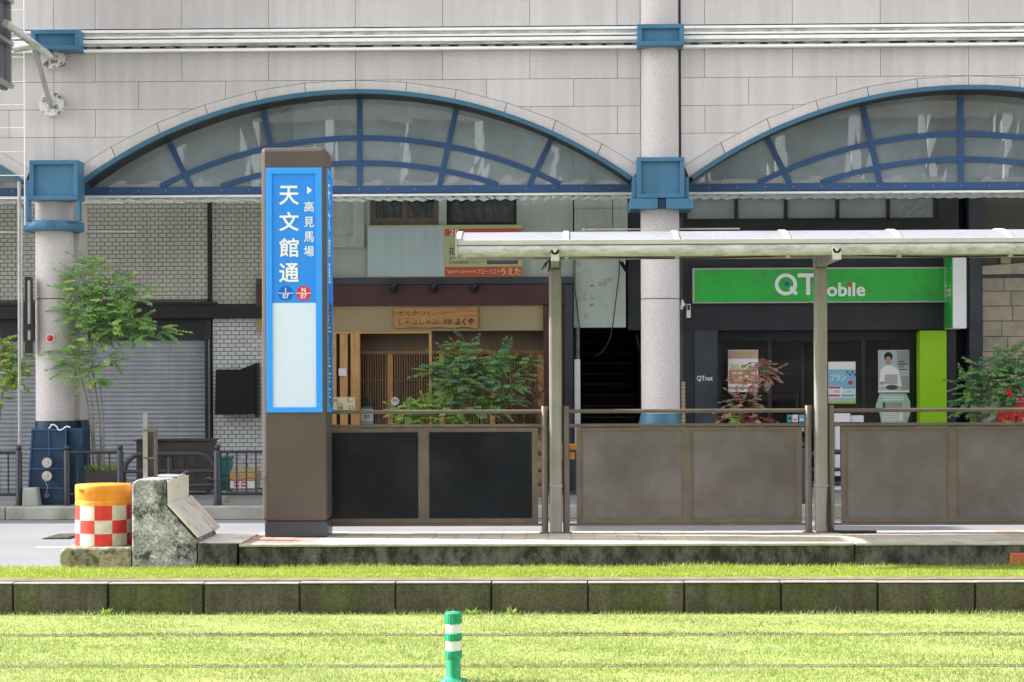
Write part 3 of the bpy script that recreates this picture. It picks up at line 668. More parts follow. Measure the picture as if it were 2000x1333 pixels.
for bay in (-1, 0, 1):
    c = C1 + bay * AP
    eL = {-1: c - 3.9, 0: AX(105.3, YC, 200), 1: AX(1330, YC, 200)}[bay]; eR = {-1: AX(105.3, YC, 200), 0: AX(1251, YC, 200), 1: c + 3.9}[bay]
    for z0, z1, ty in rows:
        p = 170.6 / SC; js = [c + k * p for k in range(-3, 4)] if ty == 0 else [c + (k + .5) * p for k in range(-4, 4)] if ty == 1 else []
        js = [eL] + [j for j in js if eL + .08 < j < eR - .08] + [eR]
        for xa, xb in zip(js[:-1], js[1:]):
            for poly in clipped(c, xa + GAP / 2, xb - GAP / 2, z0 + GAP / 2, z1 - GAP / 2, lambda d: vout(d) + GAP / 2):
                MB().prism(poly, YC + random.uniform(0, .0015), YC + .03).build('stone_panel', 'granite', ab)
    # voussoirs
    for sgn in (-1, 1):
        for k in range(6):
            (a_, za_), (b_, zb2) = VOm[k], VOm[k + 1]
            g2 = GAP * .75
            a1, b1 = a_ + g2, b_ - g2
            ins = [(b1 + (a1 - b1) * t_ / 5) for t_ in range(6)]
            lean = lambda d: d * (1 - .10 / AR)
            low = [(c + sgn * lean(d), vin(lean(d), AR + .003)) for d in ins]
            poly = [(c + sgn * a1, vout(a1) - GAP / 2), (c + sgn * b1, vout(b1) - GAP / 2)] + low
            if k == 5: poly = [(x, max(z, zs - .02)) for x, z in poly]
            MB().prism(poly, YC + .001, YC + .05).build('arch_stone', 'granite', ab)
    # window in the arch
    awn = thing('x', (c, YC, zs)) if False else None
    ring = MB(); K = 40; th = math.asin(AW / AR)
    def ringseg(mb, r0_, r1_, y0, y1, mi=0):
        vs = []
        for k in range(K + 1):
            t_ = -th + 2 * th * k / K
            for rr in (r0_, r1_):
                for yy in (y0, y1): vs.append((c + rr * math.sin(t_), yy, zcen + rr * math.cos(t_)))
        fs = []
        for k in range(K):
            o = 4 * k
            for a_, b_ in ((0, 1), (1, 3), (3, 2), (2, 0)): fs.append((o + a_, o + b_, o + 4 + b_, o + 4 + a_))
        fs += [(0, 2, 3, 1), (4 * K, 4 * K + 1, 4 * K + 3, 4 * K + 2)]
        mb.add(vs, fs, mi)
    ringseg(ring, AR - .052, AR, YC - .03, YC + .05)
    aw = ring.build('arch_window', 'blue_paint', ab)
    so_ = MB(); ringseg(so_, AR - .05, AR - .001, YC + .051, YC + .62); so_.build('soffit', 'soffit_dark', aw)  # near-black colour carries the shade under the arch, not the blue paint
    YG2 = YC + .52; k_ = YG2 / YC
    # beam under the glass
    zb0, zb1 = AZ(378, YG2, 695), AZ(364, YG2, 695)
    MB().box(c - AW - .12, c + AW + .12, YG2 - .05, YG2 + .03, zb0, zb1).build('beam', 'navy_paint', aw)
    zi = AR - .09
    def gl(dxp, pyp): return dxp / (FPX / YG2), AZ(pyp, YG2, 695)
    zR = lambda d: zcen + math.sqrt(max(0, (AR - .045) ** 2 - d * d)) if abs(d) < AR - .045 else zcen
    def arcf(halfpx, toppx):
        hw, zt_ = gl(halfpx, toppx); ri = zt_ - zb1; r_a = (hw ** 2 + ri ** 2) / (2 * ri)
        return lambda d: zt_ - r_a + math.sqrt(max(0, r_a ** 2 - d * d)) if abs(d) < r_a else zb1 - 9
    A1, A2 = arcf(393, 271), arcf(272, 320)
    rad = [gl(378, 269) + gl(331, 365), gl(191, 208) + gl(156, 365)]   # top dx,z ; bottom dx,z
    def radx(i, z):
        t1, z1_, t2, z2_ = rad[i]; return t2 + (t1 - t2) * (z - z2_) / (z1_ - z2_)
    def dfix(f_, i):   # where radial i meets curve f_
        z = zb1 + .3
        for _ in range(8): z = f_(radx(i, z))
        return z
    hwm = .034
    def bar(pts, oy=0.0):     # pts centre line (x,z) -> flat bar
        mb = MB(); vs = []
        for i, (x, z) in enumerate(pts):
            a_ = pts[max(i - 1, 0)]; b_ = pts[min(i + 1, len(pts) - 1)]; d = math.hypot(b_[0] - a_[0], b_[1] - a_[1]); nx_, nz_ = -(b_[1] - a_[1]) / d * hwm, (b_[0] - a_[0]) / d * hwm
            vs += [(c + x + nx_, YG2 - .035 + oy, z + nz_), (c + x - nx_, YG2 - .035 + oy, z - nz_), (c + x - nx_, YG2 + .02 + oy, z - nz_), (c + x + nx_, YG2 + .02 + oy, z + nz_)]
        fs = [(0, 1, 2, 3), tuple(4 * (len(pts) - 1) + k for k in (3, 2, 1, 0))]
        for i in range(len(pts) - 1):
            for a_ in range(4): b_ = (a_ + 1) % 4; fs.append((4 * i + b_, 4 * i + a_, 4 * i + 4 + a_, 4 * i + 4 + b_))
        return mb.add(vs, fs)
    bar([(0, zb1), (0, zR(0))], -.002).build('mullion', 'navy_paint', aw)
    for sg in (-1, 1):
        for i in (0, 1):
            zt_ = dfix(zR, i); bar([(sg * radx(i, zb1), zb1), (sg * radx(i, zt_), zt_)]).build('mullion', 'navy_paint', aw)
        for f_, hp in ((A1, 392), (A2, 271)):
            hw = gl(hp, 0)[0]; o = bar([(sg * hw * t_ / 20, f_(hw * t_ / 20) + .006) for t_ in range(21)], .004 if f_ is A1 else .003); o.build('glazing_arc', 'navy_paint', aw)
    rv = MB()
    for k in range(-9, 10):
        rv.tube([(c + k * .36, YG2 - .05, (zb0 + zb1) / 2), (c + k * .36, YG2 - .056, (zb0 + zb1) / 2)], .009, 6)
    rv.build('rivets', 'galv', aw)
    edges = [lambda z: 0.0, lambda z: radx(1, z), lambda z: radx(0, z), lambda z: AW * 1.02]
    curves = [lambda d: zb1, lambda d: max(zb1, A2(d)), lambda d: max(zb1, A1(d)), zR]
    for sg in (-1, 1):
        for i in range(3):
            for j in range(3):
                bot, top = [], []
                for n_ in range(9):
                    u_ = n_ / 8
                    def solve(cf):
                        z = zb1 + .2
                        for _ in range(10):
                            x = edges[i](z) + (edges[i + 1](z) - edges[i](z)) * u_; z = max(zb1, cf(x))
                        return (sg * x, z)
                    bot.append(solve(curves[j])); top.append(solve(curves[j + 1]))
                if max(t_[1] - b_[1] for t_, b_ in zip(top, bot)) < .04: continue
                mb = MB(); vs = [(c + x, YG2 + random.uniform(-.0005, .0005), z) for x, z in bot] + [(c + x, YG2, z) for x, z in top]
                mb.add(vs, [(n_, n_ + 1, 9 + n_ + 1, 9 + n_) if sg > 0 else (n_ + 1, n_, 9 + n_, 9 + n_ + 1) for n_ in range(8)]); mb.build('pane', 'arch_glass', aw)
    # white tube and scalloped edge of the pavement roof
    zt_ = AZ(382, YG2 - .02, 695)
    MB().tube([(c - AW - .1, YG2 - .02, zt_), (c + AW + .1, YG2 - .02, zt_)], .02, 8).build('roof_tube', 'white_steel', aw)
# dark backing behind the panel joints
mb = MB()
for bay in (-1, 0, 1):
    c = C1 + bay * AP
    for z0, z1 in ((zs - .02, AZ(-400, YC, 695)),):
        for poly in clipped(c, c - AP / 2, c + AP / 2, z0, z1, lambda d: vin(d, AR) if abs(d) < AW else z0): mb.prism(poly, YC + .032, YC + .10)
mb.build('wall_backing', 'joint_dark', ab)
# plain unseen arcade walls beyond view, run long so the front stays shaded
for xa, xb in ((-60, C1 - 1.5 * AP), (C1 + 1.5 * AP, 60)):
    MB().box(xa, xb, YC, YC + .12, zs + .1, AZ(-400, YC, 695)).build('wall', 'granite', ab)
# unseen top of the screen, kept low to shorten its shadow on the road
MB().box(C1 - 1.5 * AP, C1 + 1.5 * AP, YC, YC + .03, AZ(-330, YC, 695) + .01, AZ(-400, YC, 695)).build('wall', 'granite', ab)
# white steel mouldings
def band(p0, p1, y0, d, m, name='moulding', bev=.006):
    z0, z1 = AZ(p1, YC - .05, 695), AZ(p0, YC - .05, 695)
    for xa, xb in ((-12, AX(1250, YC)), (AX(1330, YC), 12)): MB().box(xa, xb, YC - y0 - d, YC - y0, z0, z1).build(name, m, ab, bevel=bev)
band(57.5, 63, .0, .12, 'white_steel'); band(63.2, 69.5, .0, .085, 'dirty_steel'); band(69.8, 73.5, .0, .11, 'white_steel')
band(73.7, 76.5, .0, .02, 'soffit_dark'); band(76.8, 84, .0, .13, 'white_steel'); band(84.2, 88.5, .0, .09, 'dirty_steel'); band(88.7, 94.5, .0, .03, 'granite'); band(94.8, 99.8, .0, .12, 'white_steel')  # the near-black strip stands in for the dark gap between two channels
band(54, 57.3, 0, .012, 'soffit_dark')
for k in range(62):
    x = -8 + k * .27 + random.uniform(-.09, .09)
    if AX(1240, YC) < x < AX(1340, YC): continue
    z = AZ(90.5 + random.uniform(-.6, .6), YC - .05, 695); MB().box(x, x + random.uniform(.06, .12), YC - .05, YC - .031, z - .008, z + .008).build('bracket', 'soffit_dark', ab)  # near-black boxes drawn for the dark slots between the bands
# round pillar
def pillar(px, top_px, flat, label):
    cx_ = AX(px, YC, 600); rad_ = 38.0 / (FPX / (YC - .25)); cyl = MB(); zt_ = AZ(top_px, YC, px); zj = AZ(583, YC - .25, px)
    yc_ = YC + (.06 if not flat else .10)
    cyl.lathe(cx_, yc_, [(rad_, PV), (rad_, zj - .006)], 48); cyl.lathe(cx_, yc_, [(rad_ - .012, zj - .006), (rad_ - .012, zj + .006)], 48, mi=1); cyl.lathe(cx_, yc_, [(rad_, zj + .006), (rad_, zt_)], 48)
    p = cyl.build('pillar', ['granite_pillar', 'joint_dark'], ab, label=label)
    return p, cx_, yc_, rad_
p1_, cxp, ycp, rp_ = pillar(1290, -700, False, 'full height round granite pillar between the two arches')
def boxframe(par, a, b, c_, d, Y, curved=False):
    mb = MB(); x0, x1, z0, z1 = rect(a, b, c_, d, Y)
    t = .055; mb.box(x0, x1, Y + .05, YC + .02, z0, z1); frame(mb, x0, x1, z0, z1, x0 + t, x1 - t, z0 + t, z1 - t, Y, Y + .0495); o = mb.build('bracket_box', 'blue_bright', par, bevel=.006); return o
Yq = YC - .34
boxframe(p1_, 1245, 47, 1336, 89, Yq); boxframe(p1_, 1244, 307, 1337, 387, Yq)
for a_ in (1236, 1338): MB().pbox(a_, 346, a_ + 7.5, 387, Yq + .06, .5).build('side_strap', 'blue_bright', p1_, bevel=.005)
mb = MB(); mb.pbox(1231, 388, 1285, 408, Yq - .02, .7); mb.pbox(1301, 388, 1354, 408, Yq - .02, .7); mb.build('lower_ledge', 'blue_bright', p1_, bevel=.005)
MB().pbox(1286, 389, 1300, 407, Yq + .02, .5).build('ledge_clip', 'navy_dark', p1_)
mb = MB(); zc1, zc2 = AZ(826, YC - .25, 1290), AZ(808, YC - .25, 1290); mb.lathe(cxp, ycp, [(rp_ + .03, PV), (rp_ + .03, zc1), (rp_ + .004, zc2)], 48); mb.build('pillar_base', 'blue_paint', p1_)
mb = MB(); mb.box(cxp - .36, cxp - .29, YC - .02, YC + .2, PV, zs); 
p2_, cxp, ycp, rp_ = pillar(103.5, 392, True, 'shorter round granite pillar carrying the blue collar behind the small tree')
boxframe(p2_, 57, 313, 152, 391, Yq); boxframe(p2_, 60, 58, 155, 97, Yq)
for a_ in (50.5, 149): MB().pbox(a_, 352, a_ + 7, 431, Yq + .05, .10).build('side_strap', 'blue_bright', p2_, bevel=.005)
mb = MB(); z0, z1 = AZ(449, Yq, 105), AZ(430, Yq, 105)
mb.lathe(cxp, YC + .05, [(.37, z0), (.385, z0 + .01), (.385, z1 - .01), (.37, z1)], 48); mb.build('collar', 'blue_bright', p2_)
MB().pbox(91, 431, 103, 446, YC - .345, .03).build('collar_clip', 'blue_paint', p2_)
MB().box(cxp - .05, AX(158, YC + .3, 700), YC + .28, YC + .70, PV, AZ(392, YC, 150)).build('rear_pier', 'granite_pillar', p2_, bevel=.01)
zc1, zc2 = AZ(840, YC - .25, 105), AZ(823, YC - .25, 105)
mb = MB(); mb.lathe(cxp, ycp, [(rp_ + .015, PV), (rp_ + .015, zc2)], 48); mb.box(cxp, AX(159, YC + .26, 700) , YC + .26, YC + .73, PV, zc2 - .002); mb.build('pillar_base', 'navy_dark', p2_)
# pavement roof behind the screen: corrugated translucent sheets
mat('roof_pale', (.72, .74, .70), .5, trans=.65, var=.2, vs=3)
rf0 = AZ(383, YC + .55, 695)
cor = thing('pavement_roof', (C1, YC + .6, rf0), 'white corrugated translucent roof edge over the pavement below the blue arches', 'roof')
npan = 26
for i in range(npan):
    xa = C1 - 1.45 * AP + i * .86
    mb = MB(); vs = []; fs = []; K = 22
    for k in range(K + 1):
        x = xa + .86 * k / K; dz = .016 * math.sin(k / K * 2 * math.pi * 5.5) - .012 * (k / K)
        vs += [(x, YC + .46, rf0 + dz - .018), (x, YS - .02, rf0 + dz + .16)]
    for k in range(K): fs.append((2 * k, 2 * k + 2, 2 * k + 3, 2 * k + 1))
    mb.add(vs, fs); mb.build('roof_sheet', 'roof_pale', cor)
# rusted strut bases and projecting sign top left
def disc_base(px, py_, r, label):
    x, z = at(px, py_, YC - .17); o = thing('strut_base', (x, YC - .17, z), label, 'bracket', 'rusted round strut bases')
    mb = MB(); mb.tube([(x, YC, z), (x, YC - .165, z)], r, 28, smooth=True); mb.build('drum', 'rust_white', o, bevel=.004)
    mb = MB(); mb.tube([(x, YC - .165, z), (x, YC - .175, z)], r * 1.03, 28); mb.build('rim', 'rust_white', o)
    MB().box(x - .012, x + .012, YC - .24, YC - .176, z - .07, z + .07).build('lug', 'galv', o); return x, z
xA, zA = disc_base(102, 112, .145, 'upper of two rust streaked round steel drums on the granite, under the blue box')
xB, zB = disc_base(99, 203, .15, 'lower of two rust streaked round steel drums on the granite')
ps = thing('projecting_sign', (-6.66, 24.0, AZ(170, 24.4, 28)), 'big grey steel sign frame seen edge on jutting from the building corner', 'sign')
zsb = 5.30
MB().box(-6.80, -6.74, 22.4, 24.42, zsb, 8.6).build('sign_face', 'sign_grey', ps)
mb = MB()
for k in range(6): mb.box(-6.74, -6.66, 22.4, 24.42, zsb + .02 + k * .52, zsb + .07 + k * .52)
for y in (22.6, 23.2, 23.75, 24.3): mb.box(-6.735, -6.67, y, y + .05, zsb + .071, 8.6)
mb.build('sign_frame', 'galv', ps)
MB().box(-6.64, -6.56, 24.0, 24.06, zsb + 1.2, 8.6).build('sign_frame', 'galv', ps)
MB().tube([(-6.62, 23.9, AZ(45, 23.9, 4)), (xA - .01, YC - .2, zA)], .047, 14).build('strut', 'dirty_steel', ps)
xj, zj_ = at(66, 92, 24.75)
MB().tube([(xj, 24.75, zj_), (xB, YC - .2, zB)], .032, 12).build('strut', 'galv', ps)
MB().tube([(xj - .25, 24.75, zj_ - .02), (xj + .05, 24.72, zj_ + .01)], .05, 10).build('clamp', 'dirty_steel', ps)
# wire frame / ladder rods at the left edge
Yl = 24.9
wf = thing('wire_ladder', (AX(47, Yl, 430), Yl, AZ(436, Yl, 47)), 'thin white wire ladder hanging in front of the granite at the left edge', 'ladder')
xl_ = AX(47.5, Yl, 200); MB().tube([(xl_, Yl, AZ(440, Yl, 47)), (xl_, Yl, 8.5)], .008, 6).build('upright', 'white_steel', wf)
MB().tube([(xl_ - .5, Yl, AZ(340, Yl, 47)), (xl_ - .5, Yl, 8.5)], .008, 6).build('upright', 'white_steel', wf)
for yy in (20, 66, 112, 160, 205, 250, 297, 343, 388): MB().tube([(xl_ - .5, Yl, AZ(yy, Yl, 20)), (xl_, Yl, AZ(yy, Yl, 47))], .006, 5).build('rung', 'white_steel', wf)
gpz = thing('pipe_pole', (AX(39, 24.75, 800), 24.75, PV), 'slim grey steel pipe pole beside the left pillar', 'pole')
MB().tube([(AX(38, 24.75, 800), 24.75, PV), (AX(38, 24.75, 500), 24.75, AZ(355, 24.75, 38))], .021, 10).build('pipe', 'galv', gpz)
MB().tube([(AX(44, 24.9, 800), 24.9, AZ(700, 24.9, 44)), (AX(44, 24.9, 500), 24.9, AZ(408, 24.9, 44))], .013, 8).build('thin_pipe', 'galv', gpz)
MB().pbox(36, 753, 45, 762, 24.70, .04).build('bracket', 'galv', gpz)
lt = thing('signal_box', (AX(56, 25.1, 600), 25.1, AZ(690, 25.1, 56)), 'narrow black box with grey tube mounted behind the slim pole', 'fixture')
MB().pbox(48, 541, 60, 690, 25.1, .12).build('case', 'black_paint', lt, bevel=.004); MB().pbox(54, 548, 59, 665, 25.06, .035).build('tube', 'galv', lt, bevel=.01); MB().pbox(46, 633, 65, 645, 25.04, .03).build('clamp', 'black_paint', lt)
xx, zz = at(98, 661, YC - .20)
al = thing('alarm_button', (xx, YC - .2, zz), 'round red fire alarm lamp with white rim on the left pillar', 'alarm lamp')
MB().tube([(xx, YC - .14, zz), (xx, YC - .205, zz)], .052, 20).build('rim', 'white_paint', al)
mb = MB(); mb.tube([(xx, YC - .206, zz), (xx, YC - .235, zz), (xx, YC - .25, zz)], [.042, .036, .015], 18); mb.build('lamp', 'check_red', al)
# banner rods
for nm, a_, b_, yy, lb in (('l', -60, 262, 453.5, 'thin white banner rod sticking out right of the left pillar'), ('r', 1140, 1445, 448, 'thin white banner rod crossing behind the canopy roof at the round pillar')):
    xa, xb = AX(a_, 25.9, yy), AX(b_, 25.9, yy); z = AZ(yy, 25.9, (a_ + b_) / 2)
    o = thing('banner_rod', ((xa + xb) / 2, 25.9, z), lb, 'rod'); MB().tube([(xa, 25.9, z), (xb, 25.9, z)], .011, 8).build('rod', 'dirty_steel', o)
    MB().sphere((xb if nm == 'l' else xa, 25.9, z), .022).build('knob', 'dirty_steel', o)

# hydrant box around the left pillar foot
Yh = 24.83
hb = thing('hydrant_panel', (AX(108, Yh, 980), Yh, PV), 'dark blue steel panel with two round hose couplings at the left pillar', 'hydrant panel')
A_ = [at(62, 838, Yh), at(128, 838, Yh), at(131, 990, Yh), at(54, 990, Yh)]
A_ = [(x, max(z, PV)) for x, z in A_]
MB().prism(A_, Yh, Yh + .04).build('panel', 'navy_dark', hb)
B_ = [at(130, 838, Yh + .02), at(158, 838, Yh + .02), at(161, 990, Yh + .02), at(132, 990, Yh + .02)]
MB().prism([(x, max(z, PV)) for x, z in B_], Yh + .1, Yh + .5).build('side_panel', 'navy_dark', hb)
for yy in (838, 875, 914, 952): MB().pbox(57 if yy > 860 else 61, yy, 130, yy + 3.5, Yh - .022, .02).build('rail', 'navy_paint', hb)
mb = MB(); mb.prism([at(62, 842, Yh), at(65, 842, Yh), at(57, 985, Yh), at(54, 985, Yh)], Yh - .02, Yh - .001); mb.pbox(94, 842, 97, 900, Yh - .018, .017); mb.pbox(127, 842, 130, 985, Yh - .02, .019); mb.build('rail', 'navy_paint', hb)
for yy in (904, 930):
    x, z = at(92.5, yy, Yh - .1); mb = MB(); mb.tube([(x, Yh, z), (x, Yh - .10, z)], .05, 20); mb.tube([(x, Yh - .1, z), (x, Yh - .13, z)], .062, 20); mb.tube([(x, Yh - .131, z), (x, Yh - .15, z)], .02, 10)
    mb.build('hose_coupling', 'chrome', hb)
x, z = at(91, 968, Yh - .05); MB().tube([(x, Yh, z), (x, Yh - .05, z)], .035, 14).build('cap', 'rust_steel', hb)
mb = MB(); mb.tube([(x, Yh - .15, AZ(935, Yh, 92)), (x + .03, Yh - .12, AZ(950, Yh, 92)), (x, Yh - .06, AZ(965, Yh, 92))], .006, 5); mb.build('chain', 'chrome', hb)
mb = MB(); pts = []
for i in range(24):
    t = i / 23; x, z = at(95 + 42 * t, 837 - 3.5 * math.sin(t * 9) - (4 if .1 < t < .4 else 0), Yh - .03); pts.append((x, Yh - .03, z))
mb.tube(pts, .009, 6); mb.build('cloth_tie', 'white_paint', hb)
cbk = [at(45, 954, 24.62), at(70, 953, 24.62), at(75, 990, 24.62), at(43, 990, 24.62)]
MB().prism([(x, max(z, PV)) for x, z in cbk], 24.62, 24.80).build('concrete_weight', 'far_kerb', bevel=.01, label='small tapered concrete block between fence post and blue panel', cat='concrete block')

# ------------------------------------------------------------------ guard fences along the kerb
YGd = 24.72
def gz2(p): return AZ(p, YGd, 420)
def gpost(par, px, top=868, rr=.041):
    x = AX(px, YGd, 930); zt_ = gz2(882); mb = MB(); mb.tube([(x, YGd, PV), (x, YGd, zt_), (x, YGd, zt_ + .02)], [rr, rr, rr * .6], 14); mb.sphere((x, YGd, zt_ + .052), .038, 14, 8); mb.tube([(x, YGd, PV), (x, YGd, PV + .02)], rr * 1.25, 14); mb.build('post', 'fence_black', par)
def gpanel(par, pa, pb, n):
    xa, xb = AX(pa, YGd, 930), AX(pb, YGd, 930); z1, z0 = gz2(883), gz2(965)
    mb = MB(); mb.tube([(xa, YGd, z1), (xb, YGd, z1)], .019, 10); mb.build('rail', 'fence_black', par); mb = MB(); mb.tube([(xa, YGd, z0), (xb, YGd, z0)], .019, 10); mb.build('rail', 'fence_black', par)
    for i in range(n):
        x = xa + (xb - xa) * (i + 1) / (n + 1); MB().box(x - .009, x + .009, YGd - .009, YGd + .009, z0, z1).build('bar', 'fence_black', par)
def ghoop(par, pa, pb):
    xa, xb = AX(pa, YGd, 930), AX(pb, YGd, 930); zt_, zb_ = gz2(887), gz2(985); rr = .22
    pts = [(xa, YGd, gz2(922))] + [(xa + rr - rr * math.cos(t_), YGd, zt_ - rr + rr * math.sin(t_)) for t_ in np.linspace(.15, math.pi / 2, 8)] + [(xb - rr + rr * math.sin(t_), YGd, zt_ - rr + rr * math.cos(t_)) for t_ in np.linspace(0, math.pi / 2 - .15, 8)] + [(xb, YGd, gz2(915))]
    MB().tube(pts, .032, 12).build('hoop_rail', 'fence_black', par)
    for yy in (921, 948): MB().tube([(xa, YGd, gz2(yy)), (xb, YGd, gz2(yy))], .024, 10).build('rail', 'fence_black', par)
    x = (xa + xb) / 2; MB().tube([(x, YGd, PV), (x, YGd, gz2(893))], .033, 12).build('post', 'fence_black', par)
fa_ = thing('guard_fence', (AX(0, YGd, 930), YGd, PV), 'black ball topped guard fence at the left edge of the photo', 'guard fence', 'black guard fences')
gpost(fa_, 37); gpost(fa_, -66); gpanel(fa_, -66, 37, 4); ghoop(fa_, -255, -66); gpost(fa_, -255)
fb_ = thing('guard_fence', (AX(900, YGd, 930), YGd, PV), 'long black guard fence with hooped rails running behind the platform', 'guard fence', 'black guard fences')
gpost(fb_, 131); gpanel(fb_, 131, 235, 4); gpost(fb_, 235); ghoop(fb_, 243, 421); gpost(fb_, 425, rr=.05)
p = 425
while p < 2250:
    gpanel(fb_, p, p + 150, 7); gpost(fb_, p + 150); ghoop(fb_, p + 152, p + 330); gpost(fb_, p + 331); p += 331

# ------------------------------------------------------------------ shop on the left: tiles, beam, shutters
sb = thing('shuttered_shop', (AX(200, YS, 950), YS, PV), 'grey tiled shop front with closed roller shutters under a black beam', 'building')
SS = FPX / YS
wz0 = PV; xL = AX(-420, YS); xM = AX(410, YS, 500); xR = AX(640, YS, 500)
MB().box(-60, xR, YS + .012, YS + 6, AZ(592, YS, 200), 25.0).box(xM + .04, xR, YS + .011, YS + .4, PV, AZ(592, YS, 200)).build('wall', 'grout', sb)  # run far left and tall out of view to block the sun
TW, TH = 15.25 / SS, 8.12 / SS
tg = unit_box('wall_tile', TW - .010, .012, TH - .009, 'tile_grey', .0015); tw = unit_box('wall_tile', TW - .010, .012, TH - .009, 'tile_white', .0015)
def halftile(w_, m_): return unit_box('wall_tile', w_, .012, TH - .009, m_, .0015)
restG, restW = MB(), MB(); cnt = 0
def tiles(xa, xb, z0, z1, hue, parts, skip=None):
    global cnt
    nrow = int((z1 - z0) / TH)
    for r_i in range(nrow):
        z = z1 - (r_i + 1) * TH; x = xa - (TW / 2 if r_i % 2 else 0)
        while x < xb - .02:
            a_, b_ = max(x, xa), min(x + TW, xb)
            if b_ - a_ > .02:
                if parts and cnt < 300 and b_ - a_ > TW * .98 and not (skip and skip(a_, z)):
                    inst('wall_tile', tw if hue == 'w' else tg, (a_ + .004, YS - random.uniform(0, .0012), z + .004), sb); cnt += 1
                else: (restW if hue == 'w' else restG).box(a_ + .004, b_ - .006, YS, YS + .0115, z + .004, z + TH - .005)
            x += TW
zbm1, zbm0 = AZ(595, YS, 460), AZ(622, YS, 460)
tiles(AX(415, YS, 730), AX(575, YS, 730), PV, zbm0, 'w', True, lambda x, z: x > AX(512, YS))
tiles(xM + .03, AX(575, YS, 500), zbm1, AZ(384, YS, 460), 'g', True, lambda x, z: x > AX(512, YS))
tiles(AX(-120, YS, 500), xM - .03, AZ(592, YS, 200), AZ(384, YS, 200), 'g', True, lambda x, z: x < AX(120, YS) or z < AZ(470, YS, 200))
restG.build('wall_tiles', 'tile_grey', sb, kind='stuff'); restW.build('wall_tiles', 'tile_white', sb, kind='stuff')
MB().box(xM - .022, xM + .022, YS - .03, YS + .01, zbm1, AZ(384, YS, 410)).build('downpipe', 'black_paint', sb)
MB().box(xL, xR, YS - .12, YS + .01, zbm0, zbm1).build('beam', 'black_paint', sb, bevel=.006)
MB().box(xL, AX(428, YS, 590), YS - .16, YS - .121, zbm1 - .005, zbm1 + .03).build('beam_flashing', 'black_paint', sb)
MB().box(xL, AX(412, YS, 650), YS + .05, YS + .10, AZ(664, YS, 200), zbm0).build('shutter_box', 'charcoal', sb)
MB().box(AX(401, YS, 800), AX(413.5, YS, 800), YS - .03, YS + .1, PV, zbm0 - .001).build('door_frame', 'charcoal', sb)
MB().box(AX(408.5, YS, 800), AX(410, YS, 800), YS - .036, YS - .031, PV, AZ(664, YS, 408)).build('frame_trim', 'galv', sb)
shz1, shz0 = AZ(665, YS + .12, 200), PV; nsl = 34; sh_h = (shz1 - shz0) / nsl
mb = MB(); K = 6; wd_ = AX(401, YS, 800) - xL; vs = []
for k in range(K + 1):
    t_ = k / K; yy = .022 - .026 * math.sin(math.pi * min(1, t_ * 1.25)) if t_ < .8 else .022
    vs += [(0, yy, sh_h * t_), (wd_, yy, sh_h * t_)]
mb.add(vs, [(2 * k, 2 * k + 1, 2 * k + 3, 2 * k + 2) for k in range(K)], 0, True)
slm = mb.mesh('shutter_slat', 'shutter')
sht = thing('x', (0, 0, 0)) if False else None
for i in range(nsl): inst('shutter_slat', slm, (xL, YS + .10, shz0 + i * sh_h), sb)
MB().box(xL, AX(401, YS, 800), YS + .14, YS + .16, PV, shz1).build('shutter_backing', 'joint_dark', sb)
MB().box(-60, xR, YS + .17, YS + 6, PV, AZ(592, YS, 200) - .002).build('sun_block', 'interior_dark', sb)  # added solid behind the shutter, stops sun leaking through from the back
# wrapped sign
bs = thing('covered_sign', (AX(460, YS - .3, 800), YS - .3, AZ(812, YS - .3, 460)), 'wall sign wrapped in black cloth on the white tiled pier', 'sign')
A_ = [at(421, 722, YS - .4), at(468, 722, YS - .4), at(497, 711, YS - .4), at(497, 809, YS - .4), at(419, 811, YS - .4)]
mb = MB(); mb.prism(A_, YS - .4, YS - .01); mb.build('cover', 'cloth_black', bs, bevel=.012)
MB().pbox(498, 709, 502.5, 815, YS - .3, .28).build('side_board', 'black_paint', bs)
# pavement furniture
Yw = 26.9
cb = thing('wooden_cabinet', (AX(340, Yw, 975), Yw, PV), 'dark brown wooden cabinet with panelled front behind the hooped rail', 'cabinet')
x0, x1, z0, z1 = rect(266, 862, 412, 978, Yw); z0 = PV
MB().box(x0, x1, Yw, Yw + .45, z0 + .06, z1).build('body', 'cabinet', cb, bevel=.008)
MB().box(x0 - .02, x1 + .03, Yw - .03, Yw + .47, z1, z1 + .025).build('top_board', 'cabinet', cb, bevel=.005)
n_ = 6; pw = (x1 - x0 - .08) / n_
for i in range(n_):
    xa = x0 + .04 + i * pw
    for za_, zb2 in ((z0 + .12, z0 + .36), (z0 + .39, z1 - .12)):
        mb = MB(); frame(mb, xa + .01, xa + pw - .01, za_, zb2, xa + .03, xa + pw - .03, za_ + .02, zb2 - .02, Yw - .012, Yw - .001); mb.build('panel', 'cabinet', cb)
for x in (x0 + .02, x1 - .07): MB().box(x, x + .05, Yw + .02, Yw + .07, PV, z0 + .059).build('leg', 'cabinet', cb)
mb = MB(); x0, x1, z0, z1 = rect(429, 893, 449, 962, 27.4); tc = thing('crate', ((x0 + x1) / 2, 27.4, PV), 'teal plastic crate standing at the foot of the white tiled pier', 'crate')
for k in range(4): MB().box(x0, x1, 27.4, 27.7, PV + .02 + k * .115, PV + .10 + k * .115).build('side_slat', 'teal', tc, bevel=.004)
MB().box(x0 + .01, x1 - .01, 27.41, 27.69, PV + .02, z1 - .03).build('body', 'teal', tc); MB().box(x0 - .01, x1 + .01, 27.39, 27.71, z1 - .03, z1).build('rim', 'teal', tc, bevel=.004)
cd = thing('cardboard_box', (AX(478, 27.0, 950), 27.0, PV), 'torn open cardboard box with red printed fruit by the tiled pier', 'box')
A_ = [at(449, 914, 27.0), at(497, 914, 27.0), at(506, 930, 27.0), at(490, 957, 27.0), at(449, 952, 27.0)]
